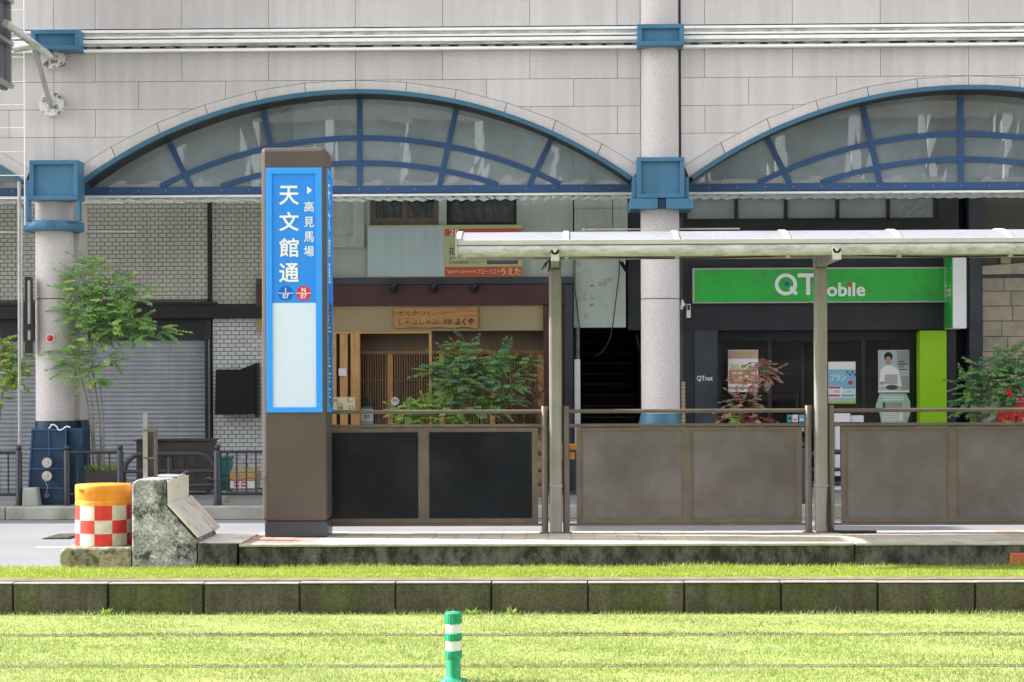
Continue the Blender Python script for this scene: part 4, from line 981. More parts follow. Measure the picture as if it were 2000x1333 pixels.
MB().prism([at(449, 924, 27.0), at(503, 924, 27.0), at(499, 955, 27.0), at(449, 955, 27.0)], 27.0, 27.35).build('body', 'card', cd)
MB().prism([at(449, 923, 27.0), at(456, 912, 27.0), at(472, 908, 27.0), at(478, 922, 27.0)], 27.01, 27.03).build('flap', 'card', cd)
MB().prism([at(480, 922, 27.0), at(488, 912, 27.0), at(508, 915, 27.0), at(503, 923, 27.0)], 27.01, 27.03).build('flap', 'card', cd)
MB().pbox(450, 926, 500, 938, 26.985, .01).build('front_slat', 'timber', cd); MB().pbox(450, 940, 497, 954, 26.985, .01).build('label_strip', 'white_print', cd)
for px_ in (457, 471):
    mb = MB(); mb.pbox(px_, 941, px_ + 10, 951, 26.98, .004); mb.build('red_print', 'label_red', cd)
    for k in range(3): x, z = at(px_ + 2 + k * 3, 946, 26.976); MB().disc(x, z, 26.976, .012, .003, 10).build('print_detail', 'white_print', cd)
pb = MB(); x0, x1, z0, z1 = rect(430, 960, 447, 985, 25.2); pb.lathe((x0 + x1) / 2, 25.2, [(.055, PV), (.065, z1), (.05, z1 + .003)], 16); pb.build('concrete_block', 'far_kerb', label='small round concrete foot right of the large fence post', cat='concrete block')

# ------------------------------------------------------------------ restaurant building
rb = thing('restaurant_building', (AX(880, YS, 950), YS, PV), 'pale concrete building with maroon framed timber restaurant front', 'building')
zTop = 25.0  # unseen upper height, raised to keep sun off the pillars and pavement
x650, x1225 = AX(575, YS, 500), AX(1226, YS, 500)
def hole_wall(mb, xa, xb, za_, zb2, holes, y0, y1):   # rectangular wall with rectangular holes side by side
    hs_ = sorted(holes); x = xa
    for (a_, b_, c_, d_) in hs_:
        mb.box(x, a_, y0, y1, za_, zb2); mb.box(a_, b_, y0, y1, za_, c_); mb.box(a_, b_, y0, y1, d_, zb2); x = b_
    mb.box(x, xb, y0, y1, za_, zb2)
zf = AZ(542, YS, 880)
H1 = rect(722, 372, 857, 440, YS); H2 = rect(872, 372, 1009, 440, YS)
mb = MB(); hole_wall(mb, x650, AX(1119, YS, 500), zf, zTop, [H1, H2], YS, YS + .25); mb.box(AX(1121.5, YS, 420), x1225, YS + .002, YS + .25, AZ(500, YS, 1150), zTop); mb.build('wall', 'concrete_green', rb)
MB().box(AX(1119, YS, 500), AX(1121.5, YS, 500), YS + .03, YS + .2, zf, zTop).build('wall_joint', 'soffit_dark', rb)
MB().pbox(1120.5, 501, 1222, 640, YS - .02, .25).build('lower_wall', 'peeling', rb)
MB().box(AX(1196, YS, 420), AX(1197.2, YS, 420), YS - .001, YS + .002, AZ(445, YS, 1197), AZ(384, YS, 1197)).build('crack', 'soffit_dark', rb)
MB().box(AX(1121, YS, 407), x1225, YS - .0005, YS + .002, AZ(407, YS, 1150) - .003, AZ(407, YS, 1150)).build('crack', 'soffit_dark', rb)
mb = MB(); a1 = rect(600, 372, 712, 485, YS); a2 = rect(600, 372, 690, 464, YS); frame(mb, *a1, a2[0], a2[1], a2[2], a2[3] - .02, YS - .07, YS - .001); mb.build('relief_frame', 'concrete_green', rb, bevel=.006)
def window(par, r_, sash, y, m_='dark_glass', fm='bronze', n=2):
    a_, b_, c_, d_ = r_; mb = MB(); t = .045; frame(mb, a_, b_, c_, d_, a_ + t, b_ - t, c_ + t, d_ - t, y + .06, y + .14); wd = mb.build('window', fm, par)
    for i in range(n):
        xa = a_ + t + (b_ - a_ - 2 * t) * i / n; xb = a_ + t + (b_ - a_ - 2 * t) * (i + 1) / n
        if sash: mb = MB(); frame(mb, xa, xb, c_ + t, d_ - t, xa + .035, xb - .035, c_ + t + .06, d_ - t - .035, y + .08 + .02 * (i % 2), y + .098 + .02 * (i % 2)); mb.build('sash', fm, wd)
        MB().box(xa, xb, y + .124, y + .128, c_ + t, d_ - t).build('pane', m_, wd)
    MB().box(a_, b_, y + .6, y + .62, c_, d_).build('dark_room', 'interior_dark', wd)
window(rb, H1, True, YS, n=2); window(rb, H2, False, YS, fm='black_paint', n=1)
for px_, h_ in ((745, 38), (772, 22), (828, 30)):
    x, z = at(px_, 425, YS + .3); MB().lathe(x, YS + .35, [(.05, z - .05), (.06, z + .03), (.045, z + h_ / SS * .8), (.02, z + h_ / SS)], 12).build('window_ware', 'white_paint', rb)
MB().box(xR, AX(1340, YS, 500), YS + 4.7, YS + 9, PV, 25.0).build('sun_block', 'interior_dark', rb)  # added solid behind the rooms, blocks sun leaking into the front
MB().box(xR, x1225, YS + 1.2, YS + 4.6, AZ(640, YS, 700), AZ(545, YS, 700)).build('sun_block_top', 'interior_dark', rb)  # added solid over the room, closes the gaps that let sun in
# frontage
def rbx(name, m_, a_, b_, c_, d_, y, dep, par=rb, **k): return MB().pbox(a_, b_, c_, d_, y, dep).build(name, m_, par, **k)
rbx('black_frame', 'slate', 500, 543, 1119, 556, YS - .16, .2, bevel=.005)
x0, x1, _, _ = rect(1103, 543, 1119, 900, YS - .16); MB().box(x0, x1, YS - .16, YS + .04, PV, AZ(556.5, YS - .16, 1110)).build('black_frame', 'slate', rb)
rbx('maroon_beam', 'maroon', 500, 556.5, 1102.5, 597, YS - .13, .2, bevel=.005)
x0, x1, _, _ = rect(1062, 543, 1102.5, 900, YS - .12); MB().box(x0, x1, YS - .12, YS + .9, PV, AZ(597.5, YS - .12, 1080)).build('maroon_pier', 'maroon', rb)
rbx('plaster_band', 'olive_wall', 500, 597.5, 1061, 647, YS - .06, .1)
# timber posts and lattice
YD = YS + .35
zfl = PV
def vpost(a_, c_, top, m_='timber', y=YS - .05, d=.09, name='timber_post', bev=.004):
    x0, x1 = AX(a_, y, 750), AX(c_, y, 750); MB().box(x0, x1, y, y + d, PV, AZ(top, y, (a_ + c_) / 2)).build(name, m_, rb, bevel=bev)
rbx('lintel', 'timber', 640, 647.3, 843, 652, YS - .055, .10, bevel=.003)
vpost(646, 657, 652.3); vpost(664, 679, 652.3); vpost(685, 703, 652.3); vpost(838, 843.5, 652.3)
MB().box(AX(500, YS, 750), AX(703, YS, 750), YS + .10, YS + .12, PV, AZ(648, YS, 700)).build('inner_board', 'interior_brown', rb)
MB().box(AX(703, YS + 1.1, 750), AX(1075, YS + 1.1, 750), YS + 1.10, YS + 1.15, PV, AZ(640, YS, 700)).build('room_back', 'interior_dark', rb)
rbx('transom_panel', 'interior_brown', 700, 645, 1062, 684, YD, .02)
rbx('door_lintel', 'timber_dark', 700, 684.5, 1062, 692, YD - .02, .06, bevel=.003)
for a_, c_ in ((757, 767), (858, 868), (956, 966), (1050, 1062)): vpost(a_, c_, 692, 'timber', YD - .01, .05)
vpost(703, 705, 692, 'timber_dark', YD - .01, .05); vpost(752, 755, 692, 'timber_dark', YD - .01, .05)
slat = unit_box('lattice_slat', .013, .018, AZ(693, YD, 800) - PV, 'timber_dark')
x = AX(704, YD, 750); k = 0
while x < AX(1050, YD, 750):
    px_ = x * FPX / YD + 1085
    inst('lattice_slat', slat, (x, YD, PV), rb); x += .0352
for yy in (742, 800, 858): rbx('lattice_rail', 'timber_dark', 703, yy, 1052, yy + 1.6, YD + .019, .015)
MB().box(AX(703, YD, 750), AX(1055, YD, 750), YD + .05, YD + .054, PV, AZ(692, YD, 800)).build('door_glass', 'dark_glass', rb)
MB().box(AX(703, YD, 750), AX(1075, YD, 750), YD - .4, YD - .02, PV - .01, PV + .03).build('threshold', 'pavement', rb)
# wooden sign
ws = thing('wooden_sign', (AX(851, YS - .09, 620), YS - .09, AZ(641, YS - .09, 851)), 'long wavy edged wooden name board above the restaurant door', 'sign')
pts = [(770 + 163 * i / 24, 601.5 + 1.2 * math.sin(i * 1.3) + .5 * math.sin(i * 3.1)) for i in range(25)] + [(933 - 163 * i / 24, 640.5 + 1.3 * math.sin(i * .9 + 1)) for i in range(25)]
MB().prism([at(a_, b_, YS - .11) for a_, b_ in pts], YS - .11, YS - .062).build('board', 'sign_wood', ws, bevel=.003)
yt = YS - .1125
ptext('とんかつと。', ws, 'ink', 780, 607, 849, 617, yt, slant=.1); ptext('しゃぶしゃぶ。', ws, 'ink', 779, 624, 861, 634.5, yt, slant=.1)
ptext('黒豚', ws, 'ink', 866, 624, 883, 633.5, yt); ptext('ふくや', ws, 'ink', 888, 622, 925, 635, yt, bold=.03, slant=.15)
# florist board
fbz = thing('billboard', (AX(870, YS - .1, 540), YS - .1, AZ(542, YS - .1, 870)), 'pale blue and lime shop board with red strips above the restaurant', 'billboard')
rbx('board', 'board_lime', 717.5, 440, 1020.5, 542, YS - .10, .09, fbz, bevel=.003)
rbx('blue_field', 'board_blue', 719, 443.5, 867, 540, YS - .104, .0035, fbz)
rbx('red_strip', 'red_print', 869, 447, 1019, 461, YS - .104, .0035, fbz); rbx('red_strip', 'red_print', 869, 521.5, 1020, 540.5, YS - .104, .0035, fbz)
yt = YS - .1055
ptext('2F', fbz, 'white_print', 878, 448.5, 896, 459.5, yt, bold=.01); ptext('花キューピット', fbz, 'navy_print', 877, 484, 960, 498, yt, bold=.01); ptext('JFTD', fbz, 'navy_print', 877, 503, 899, 508, yt); ptext('ここ', fbz, 'navy_print', 878, 474, 890, 480, yt)
ptext('日本全国配達システム', fbz, 'navy_print', 877, 510, 938, 515.5, yt); ptext('☎099-224-0878', fbz, 'cream_print', 873, 528, 929, 534, yt); ptext('フローリスト', fbz, 'cream_print', 932, 526, 976, 536, yt); ptext('うえた', fbz, 'cream_print', 978, 524, 1017, 538, yt, bold=.02)
rbx('dark_photo', 'navy_print', 951, 497, 1011, 516, YS - .105, .003, fbz); rbx('photo_edge', 'sign_grey', 955, 499, 1007, 513, YS - .107, .001, fbz)
# spot lamps
for px_, lb in ((771, 'left of the three black spot lamps over the wooden sign'), (850, 'middle of the three black spot lamps over the wooden sign'), (929, 'right of the three black spot lamps over the wooden sign')):
    x, z = at(px_, 560, YS - .3); o = thing('spot_lamp', (x, YS - .3, z), lb, 'spot lamp', 'black spot lamps')
    MB().tube([(x, YS - .16, z + .06), (x + .01, YS - .25, z + .05), (x, YS - .3, z + .02)], .012, 8).build('arm', 'cloth_black', o)
    mb = MB(); mb.tube([(x + .02, YS - .34, z + .035), (x + .01, YS - .32, z + .02), (x - .01, YS - .27, z - .01), (x - .03, YS - .22, z - .045)], [.02, .045, .055, .06], 16); mb.build('head', 'charcoal', o)
# notices
nb = thing('notice_board', (AX(672, YS - .1, 800), YS - .1, AZ(801, YS - .1, 672)), 'cream menu poster with handwriting beside the sign pylon', 'poster')
rbx('paper', 'cream_print', 640, 776, 694, 801, YS - .08, .008, nb)
for k, (a_, b_, t_) in enumerate(((662, 790, 'おすすめ'), (683, 782, 'し'), (663, 797, '御膳'), (685, 796, 'とん'), (652, 783, '肉'))):
    ptext(t_, nb, 'ink', a_ - 4, b_ - 3.5, a_ + 7, b_ + 3.5, YS - .0825)
rbx('white_plate', 'white_paint', 661.5, 720, 677, 735, YS - .075, .012, bevel=.004)
dn = thing('door_notice', (AX(712, YD - .1, 800), YD - .1, AZ(828, YD - .1, 712)), 'white and teal notice sheet hung on the lattice door', 'poster')
rbx('sheet', 'white_print', 704.5, 795, 729, 829, YD - .06, .005, dn); rbx('teal_edge', 'teal', 704.5, 795, 729, 799, YD - .063, .002, dn); rbx('blue_edge', 'board_blue', 704.5, 822, 729, 829, YD - .063, .002, dn)
ptext('営業中', dn, 'red_print', 707, 801, 726, 806, YD - .064); ptext('案内', dn, 'ink', 711, 810, 722, 818, YD - .064)
dk = thing('door_card', (AX(712, YD - .1, 790), YD - .1, AZ(791, YD - .1, 712)), 'small dark card with green writing above the white door notice', 'card')
rbx('card', 'charcoal', 706, 778, 719, 790, YD - .06, .005, dk); ptext('OPEN', dk, 'teal', 708, 784, 717, 787, YD - .063)
x, z = at(771.5, 784, YD - .05); rs = thing('round_sticker', (x, YD - .05, z - .06), 'round white sticker with grey writing on the lattice door', 'sticker')
MB().disc(x, z, YD - .05, .06, .006, 28).build('disc', 'white_print', rs); ptext('禁煙', rs, 'navy_print', 766, 780, 777, 785, YD - .052)

# stair passage
st_ = thing('stairway', (AX(1190, YS + .3, 900), YS + .3, PV), 'dark open stairway climbing behind the round pillar', 'stairway')
xa, xb = AX(1121, YS, 700), AX(1255, YS, 700)
for i in range(15):
    MB().box(xa + .02, xb - .02, YS + .5 + i * .26, YS + .5 + (i + 1) * .26 + .03, PV, PV + .165 * (i + 1) - .022).build('step', 'interior_dark', st_)
    MB().box(xa + .02, xb - .02, YS + .485 + i * .26, YS + .5 + (i + 1) * .26, PV + .165 * (i + 1) - .021, PV + .165 * (i + 1)).build('nosing', 'slate', st_)
MB().box(xa - .02, xa + .018, YS + .25, YS + 4.6, PV, 4).box(xb - .02, xb + .06, YS + .25, YS + 4.6, PV, 4).box(xa + .02, xb - .021, YS + 4.5, YS + 4.6, PV, 4).box(xa, xb, YS + .26, YS + 4.6, 3.6, 3.7).build('side_walls', 'soffit_dark', st_)
MB().tube([(AX(1243, YS + .5, 655), YS + .5, AZ(654, YS + .5, 1243)), (AX(1252, YS + .8, 700), YS + .8, AZ(700, YS + .8, 1252))], .012, 6).build('handrail', 'galv', st_)
wp = thing('drain_pipe', (AX(1128, YS - .1, 900), YS - .1, PV), 'white and rusty drain pipe at the left side of the stairway', 'pipe')
MB().box(AX(1122, YS - .1, 800), AX(1133.5, YS - .1, 800), YS - .1, YS - .02, PV, AZ(702, YS - .1, 1128)).build('lower_sleeve', 'white_paint', wp, bevel=.006)
MB().tube([(AX(1128, YS - .06, 700), YS - .06, AZ(703, YS - .06, 1128)), (AX(1128, YS - .06, 650), YS - .06, AZ(640, YS - .06, 1128))], .032, 12).build('pipe', 'rust_steel', wp)
cw = thing('wall_cable', (AX(1200, YS - .05, 600), YS - .05, AZ(697, YS - .05, 1170)), 'black cable dangling down the peeling pale wall', 'cable')
pts = [(*at(a_, b_, YS - .05),) for a_, b_ in ((1210, 505), (1209, 540), (1204, 575), (1200, 610), (1196, 640), (1190, 665), (1180, 683), (1168, 694), (1160, 696))]
MB().tube([(x, YS - .05 - .01 * i, z) for i, (x, z) in enumerate(pts)], .008, 6).build('cable', 'black_paint', cw)
pts = [(*at(a_, b_, YS - .05),) for a_, b_ in ((1123, 505), (1122.5, 560), (1126, 590), (1130, 625), (1132, 645))]
MB().tube([(x, YS - .04, z) for x, z in pts], .007, 6).build('cable', 'black_paint', cw)
x, z = at(1218, 524, YS - .25); cc = thing('security_camera', (x, YS - .2, z), 'small black security camera at the corner over the stairway', 'camera')
MB().tube([(x - .03, YS - .3, z + .07), (x + .035, YS - .15, z - .02)], .028, 12).build('body', 'cloth_black', cc); MB().tube([(x + .02, YS - .2, z), (x + .05, YS - .05, z - .07)], .012, 8).build('arm', 'cloth_black', cc)
MB().box(x1225 + .002, AX(1334, YS, 500), YS + .06, YS + .24, AZ(645, YS, 1240), zTop).build('dark_wall', 'charcoal', st_)

# ------------------------------------------------------------------ phone shop
ph = thing('phone_shop', (AX(1600, YS, 950), YS, PV), 'black phone shop front with green name band and glass doors', 'building')
def pb_(name, m_, a_, b_, c_, d_, y=YS, dep=.1, par=ph, **k): return MB().pbox(a_, b_, c_, d_, y, dep).build(name, m_, par, **k)
xw0, xw1 = AX(1334, YS, 600), AX(1873, YS, 600)
hw_ = rect(1336, 372, 1832, 432, YS)
mb = MB(); hole_wall(mb, xw0, xw1, AZ(593, YS, 1600), zTop, [hw_], YS, YS + .2); mb.build('wall', 'charcoal', ph)
pb_('window_sill', 'black_paint', 1334, 432.5, 1840, 450, YS - .03, .1)
mull = [1336, 1438, 1535, 1636, 1735, 1832]
wdp = MB(); frame(wdp, *hw_, hw_[0] + .05, hw_[1] - .05, hw_[2] + .04, hw_[3] - .04, YS + .02, YS + .12); wdw = wdp.build('window', 'black_paint', ph)
for m_ in mull[1:-1]: MB().pbox(m_ - 3, 370, m_ + 3, 429, YS + .02, .09).build('mullion', 'black_paint', wdw)
for a_, b_ in zip(mull[:-1], mull[1:]): MB().pbox(a_ + 3.5, 372, b_ - 3.5, 428, YS + .07, .006).build('pane', 'arch_glass', wdw)
MB().box(hw_[0], hw_[1], YS + 1.0, YS + 1.05, hw_[2], hw_[3]).build('dark_room', 'interior_brown', wdw)
for a_, c_ in ((1660, 1700), (1795, 1828), (1340, 1352), (1500, 1530)): MB().pbox(a_, 372, c_, 428, YS + .4, .02).build('curtain', 'board_blue', wdw)
for a_ in (1600, 1608, 1614, 1622): MB().pbox(a_, 414, a_ + 4, 426, YS + .2, .03).build('bottle', 'white_paint', wdw)
MB().box(AX(1334, YS), 60, YS + 4.7, YS + 9, PV, 25.0).build('sun_block', 'interior_dark', ph)  # added solid out of view, shuts off sun and bright ground behind
st0 = AX(1325, YS + .1, 700); sh_ = unit_box('wall_tile', .05, .012, .05, 'card', .001)
for k in range(26): inst('wall_tile', sh_, (AX(1331, YS, 700), YS - .012, PV + .01 + k * .058), ph)
MB().box(AX(1322, YS), AX(1334, YS, 700), YS, YS + .2, PV, 4.0).build('side_wall', 'joint_dark', ph)
# green name band
gs = thing('shop_sign', (AX(1600, YS - .15, 592), YS - .15, AZ(592, YS - .15, 1600)), 'wide green illuminated shop name band with white lettering', 'sign')
r1 = rect(1353, 523, 1848, 592, YS - .16); r2 = rect(1356, 526, 1845, 589.5, YS - .16)
mb = MB(); frame(mb, *r1, *r2, YS - .165, YS - .002); mb.build('frame', 'silver', gs, bevel=.002)
MB().box(r2[0], r2[1], YS - .155, YS - .02, r2[2], r2[3]).build('green_face', 'green_sign', gs)
yt = YS - .158
# QT letters as strokes
def ringmesh(cx_, cz_, ro, ri, y, rx=1):
    mb = MB(); n = 40; vs = []
    for k in range(n):
        t_ = 2 * math.pi * k / n
        vs += [(cx_ + ro * rx * math.cos(t_), y, cz_ + ro * math.sin(t_)), (cx_ + ri * rx * math.cos(t_), y, cz_ + ri * math.sin(t_))]
    mb.add(vs, [(2 * k, 2 * ((k + 1) % n), 2 * ((k + 1) % n) + 1, 2 * k + 1) for k in range(n)]); return mb
cq = at(1535, 556, yt); u = 1 / (FPX / yt)
m_ = ringmesh(*cq, 21.5 * u, 14.5 * u, yt); x, z = cq
m_.prism([(x + 6 * u, z - 8 * u), (x + 11 * u, z - 3 * u), (x + 23.5 * u, z - 17 * u), (x + 18.5 * u, z - 21.5 * u)], yt - .0008, yt - .0002); m_.build('lettering', 'white_print', gs)
MB().disc(x + 1.5 * u, z + 1 * u, yt - .0015, 4.6 * u, .001, 20).build('blue_dot', 'blue_dot', gs)
mb = MB(); tx_, tz_ = at(1578, 538, yt); mb.prism([(tx_ - 20 * u, tz_ - 4 * u), (tx_ - 20 * u, tz_ + 3.5 * u), (tx_ + 22 * u, tz_ + 3.5 * u), (tx_ + 22 * u, tz_ - 4 * u)], yt - .0008, yt); mb.prism([(tx_ - 3.5 * u, tz_ - 38 * u), (tx_ - 3.5 * u, tz_ - 4 * u), (tx_ + 4 * u, tz_ - 4 * u), (tx_ + 4 * u, tz_ - 38 * u)], yt - .0008, yt); mb.build('lettering', 'white_print', gs)
ptext('m', gs, 'white_print', 1593, 560, 1612, 577, yt - .001, bold=.035)
ptext('obıle', gs, 'white_print', 1616, 553, 1689, 578.5, yt - .001, bold=.03)
x, z = at(1658.5, 556, yt - .002); MB().disc(x, z, yt - .0025, 4.3 * u, .001, 18).build('red_dot', 'red_dot', gs)
# fascia and doors
pb_('fascia', 'charcoal', 1334, 592.5, 1873, 645, YS - .03, .1)
x0, x1, _, _ = rect(1334, 645, 1357, 900, YS); MB().box(x0, x1, YS, YS + .2, PV, AZ(645, YS, 1345)).build('side_wall', 'charcoal', ph)
x0, x1, _, _ = rect(1357, 645, 1402, 900, YS - .02); MB().box(x0, x1, YS - .02, YS + .2, PV, AZ(645.3, YS, 1380)).build('side_wall', 'slate', ph)
ptext('QTnet', ph, 'white_print', 1361, 734.5, 1392, 745.5, YS - .0225, bold=.012)
ztd = AZ(645.3, YS, 1600)
x0, x1, _, _ = rect(1797, 645, 1849, 900, YS - .02); MB().box(x0, x1, YS - .02, YS + .25, PV, AZ(646, YS, 1822)).build('lime_pier', 'lime', ph, bevel=.004)
x0, x1, _, _ = rect(1849, 645, 1868, 900, YS); MB().box(x0, x1, YS, YS + .2, PV, ztd).build('side_wall', 'charcoal', ph)
Yd = YS + .28
zd1 = AZ(661, Yd, 1600)
MB().box(AX(1402, Yd, 700), AX(1797, Yd, 700), Yd - .02, Yd + .08, zd1, ztd).build('door_header', 'charcoal', ph)
drs = [1404, 1503, 1594, 1686, 1797]
for i, d_ in enumerate(drs): x = AX(d_, Yd, 700); MB().box(x - .028, x + .028, Yd - .01, Yd + .05, PV, zd1).build('door_frame', 'charcoal', ph)
for a_, b_ in zip(drs[:-1], drs[1:]):
    xa, xb = AX(a_, Yd, 700) + .03, AX(b_, Yd, 700) - .03
    d_ = MB().box(xa, xb, Yd + .015, Yd + .023, PV + .06, zd1 - .03).build('glass_door', 'shop_glass', ph)
    MB().box(xa, xb, Yd, Yd + .04, zd1 - .03, zd1).build('top_rail', 'charcoal', d_); MB().box(xa, xb, Yd, Yd + .04, PV, PV + .06).build('bottom_rail', 'charcoal', d_)
MB().box(AX(1402, Yd, 700), AX(1849, Yd, 700), Yd + 3.5, Yd + 3.6, PV, ztd).build('room_back', 'interior_dark', ph)
MB().box(AX(1402, Yd, 700), AX(1797, Yd, 700), Yd + .1, Yd + 3.5, PV - .02, PV + .01).build('room_floor', 'interior_brown', ph)
MB().box(AX(1402, Yd, 700), AX(1849, Yd, 700), Yd + .1, Yd + 3.5, ztd, ztd + .05).build('room_ceiling', 'interior_dark', ph)
MB().box(AX(1797, Yd, 700), AX(1797, Yd, 700) + .06, Yd + .06, Yd + 3.5, PV, ztd).build('green_inner_wall', 'green_sign', ph)
x0, x1, z0, z1 = rect(1515, 705, 1690, 732, Yd + 1.6); ct = thing('reflection_block', ((x0 + x1) / 2, Yd + 1.6, PV), 'pale block standing in for a white vehicle mirrored in the phone shop glass', 'mirror_image')  # block drawn for a vehicle's reflection in the glass, not furniture
MB().box(x0, x1 + .4, Yd + 1.6, Yd + 2.1, z0, z1).build('top', 'white_paint', ct, bevel=.02); MB().box(x0 + .1, x1 + .2, Yd + 1.7, Yd + 2.0, PV + .01, z0).build('body', 'interior_dark', ct)
x0, x1, z0, z1 = rect(1526, 665, 1664, 670, Yd + 1.0); MB().box(x0, x1, Yd + 1, Yd + 1.15, z0, z1).build('ceiling_lamp', 'white_paint', ph)
x0, x1, z0, z1 = rect(1768, 663, 1792, 670, Yd + .6); MB().box(x0, x1, Yd + .6, Yd + .7, z0, z1).build('ceiling_lamp', 'white_paint', ph)
# vertical projecting sign
vs_ = thing('vertical_sign', (AX(1868, YS - .5, 600), YS - .5, AZ(642, YS - .5, 1868)), 'white and green vertical sign box jutting out at the phone shop corner', 'sign')
x0, x1, z0, z1 = rect(1861, 470, 1887.5, 642, YS - .62)
MB().box(x0, x1, YS - .62, YS - .03, z0, z1).build('box', 'white_paint', vs_, bevel=.004)
MB().box(x0 - .012, x0 - .002, YS - .61, YS - .03, z0 + .01, z1).build('green_face', 'green_sign', vs_)
text('QTmobile', vs_, 'white_print', x0 - .014, z1 - .7, YS - .32, h=.2, w=.5, yaw=-math.pi / 2)
MB().pbox(1888, 507, 1893, 640, YS - .04, .2).build('sign_bracket', 'black_paint', vs_)
# posters
def poster(name, a_, b_, c_, d_, lb, m_='white_print', y=Yd - .03, cat='poster'):
    x0, x1, z0, z1 = rect(a_, b_, c_, d_, y); o = thing(name, ((x0 + x1) / 2, y, z0), lb, cat); MB().box(x0, x1, y, y + .006, z0, z1).build('sheet', m_, o); return o
mat('pink_print', (.62, .34, .30), .5); mat('orange_print', (.62, .27, .14), .5); mat('sky_print', (.22, .48, .68), .5); mat('skin', (.5, .33, .25), .6); mat('grey_print', (.35, .36, .36), .5); mat('teal_print', (.10, .42, .42), .5); mat('mint', (.42, .58, .50), .5); mat('gold_print', (.62, .48, .22), .5)
yp = Yd - .031
def fl(par, m_, a_, b_, c_, d_, name='print', k=1): return MB().pbox(a_, b_, c_, d_, yp - .0008 * k, .0006).build(name, m_, par)
P1 = poster('campaign_poster', 1422, 684, 1481, 766, 'pink campaign poster reading 20,000 behind the red leaved plant')
fl(P1, 'pink_print', 1422.5, 685, 1480.5, 701); fl(P1, 'orange_print', 1424, 722, 1479, 750); fl(P1, 'pink_print', 1422.5, 756, 1480.5, 761)
ptext('20,000', P1, 'gold_print', 1427, 712, 1470, 722, yp - .002, bold=.03); ptext('キャンペーン', P1, 'grey_print', 1426, 695, 1474, 701, yp - .002); ptext('SIMLOCK', P1, 'lime', 1433, 687, 1470, 694, yp - .002, bold=.02)
for k in range(4): fl(P1, 'cream_print', 1430 + k * 12, 727, 1439 + k * 12, 744, k=2)
x, z = at(1474, 697, yp); MB().disc(x, z, yp - .003, .035, .001, 16).build('badge', 'gold_print', P1)
P2 = poster('plan_poster', 1618, 707, 1671, 789, 'blue price plan poster right of the second canopy column')
fl(P2, 'sky_print', 1618.5, 722, 1670.5, 756); fl(P2, 'teal_print', 1645, 756, 1670, 759.5); fl(P2, 'label_red', 1619, 756, 1642, 759.5); fl(P2, 'label_red', 1619, 771, 1640, 775); fl(P2, 'teal_print', 1643, 771, 1669, 775); fl(P2, 'lime', 1618.5, 785, 1670.5, 789); fl(P2, 'board_blue', 1618.5, 777, 1670.5, 785)
ptext('プラン', P2, 'white_print', 1622, 731, 1652, 744, yp - .002, bold=.02); ptext('1,980', P2, 'sky_print', 1624, 762, 1640, 769, yp - .002); ptext('2,980', P2, 'sky_print', 1646, 762, 1668, 769, yp - .002)
x, z = at(1661, 748, yp); MB().disc(x, z, yp - .003, .033, .001, 16).build('badge', 'label_red', P2)
for k in range(4): x, z = at(1655 + k * 5, 727 + (k % 2) * 5, yp); MB().disc(x, z, yp - .003, .018, .001, 8).build('figure_print', 'navy_paint', P2)
P3 = poster('portrait_poster', 1715, 684, 1776, 767, 'poster of a dark haired man in a white shirt with a laptop', 'board_blue')
fl(P3, 'grey_print', 1752, 686, 1775, 714)
def blob(par, m_, cx_, cy_, rx, ry, k=2, name='print'):
    pts = [at(cx_ + rx * math.cos(t_), cy_ + ry * math.sin(t_), yp) for t_ in np.linspace(0, 2 * math.pi, 20, endpoint=False)]
    MB().prism(pts, yp - .0008 * k, yp - .0008 * k + .0005).build(name, m_, par)
MB().prism([at(a_, b_, yp) for a_, b_ in ((1717, 755), (1720, 722), (1730, 714), (1742, 714), (1755, 722), (1762, 755))], yp - .0012, yp - .0007).build('shirt_print', 'white_print', P3)
blob(P3, 'ink', 1735, 697, 8.5, 9, 3, 'hair_print'); blob(P3, 'skin', 1735, 705, 6.3, 8.5, 4, 'face_print'); blob(P3, 'ink', 1732.5, 703, 1.2, .7, 5, 'eye_print'); blob(P3, 'ink', 1737.5, 703, 1.2, .7, 5, 'eye_print'); blob(P3, 'red_print', 1735, 709, 2, .6, 5, 'mouth_print'); blob(P3, 'skin', 1723, 749, 6, 3.5, 4, 'hand_print'); fl(P3, 'silver', 1728, 732, 1753, 751, 'laptop_print', 5); blob(P3, 'navy_print', 1742, 757, 12, 5, 3); fl(P3, 'grey_print', 1760, 735, 1775, 762, k=1)
fl(P3, 'white_print', 1715, 763, 1776, 767, k=6)
for k in range(4): fl(P3, 'navy_print', 1755, 706 + k * 5, 1766 + (k % 2) * 5, 708 + k * 5, k=6)
P4 = thing('rounded_poster', (AX(1744, yp, 820), yp, AZ(830, yp, 1744)), 'pale mint rounded sticker panel under the portrait poster', 'poster')
MB().prism([at(a_, b_, yp) for a_, b_ in ((1718, 769), (1770, 769), (1778, 785), (1778, 808), (1770, 832), (1722, 832), (1718, 808), (1710, 794))], yp, yp + .004).build('sheet', 'mint', P4, bevel=.001)
fl(P4, 'white_print', 1724, 775, 1765, 777); fl(P4, 'white_print', 1724, 780, 1765, 782); fl(P4, 'grey_print', 1726, 786, 1762, 797); fl(P4, 'green_dark', 1724, 786, 1728, 800); fl(P4, 'white_print', 1724, 806, 1764, 822)
for k in range(4): fl(P4, 'grey_print', 1726, 808 + k * 3.4, 1755, 809.2 + k * 3.4, k=2)
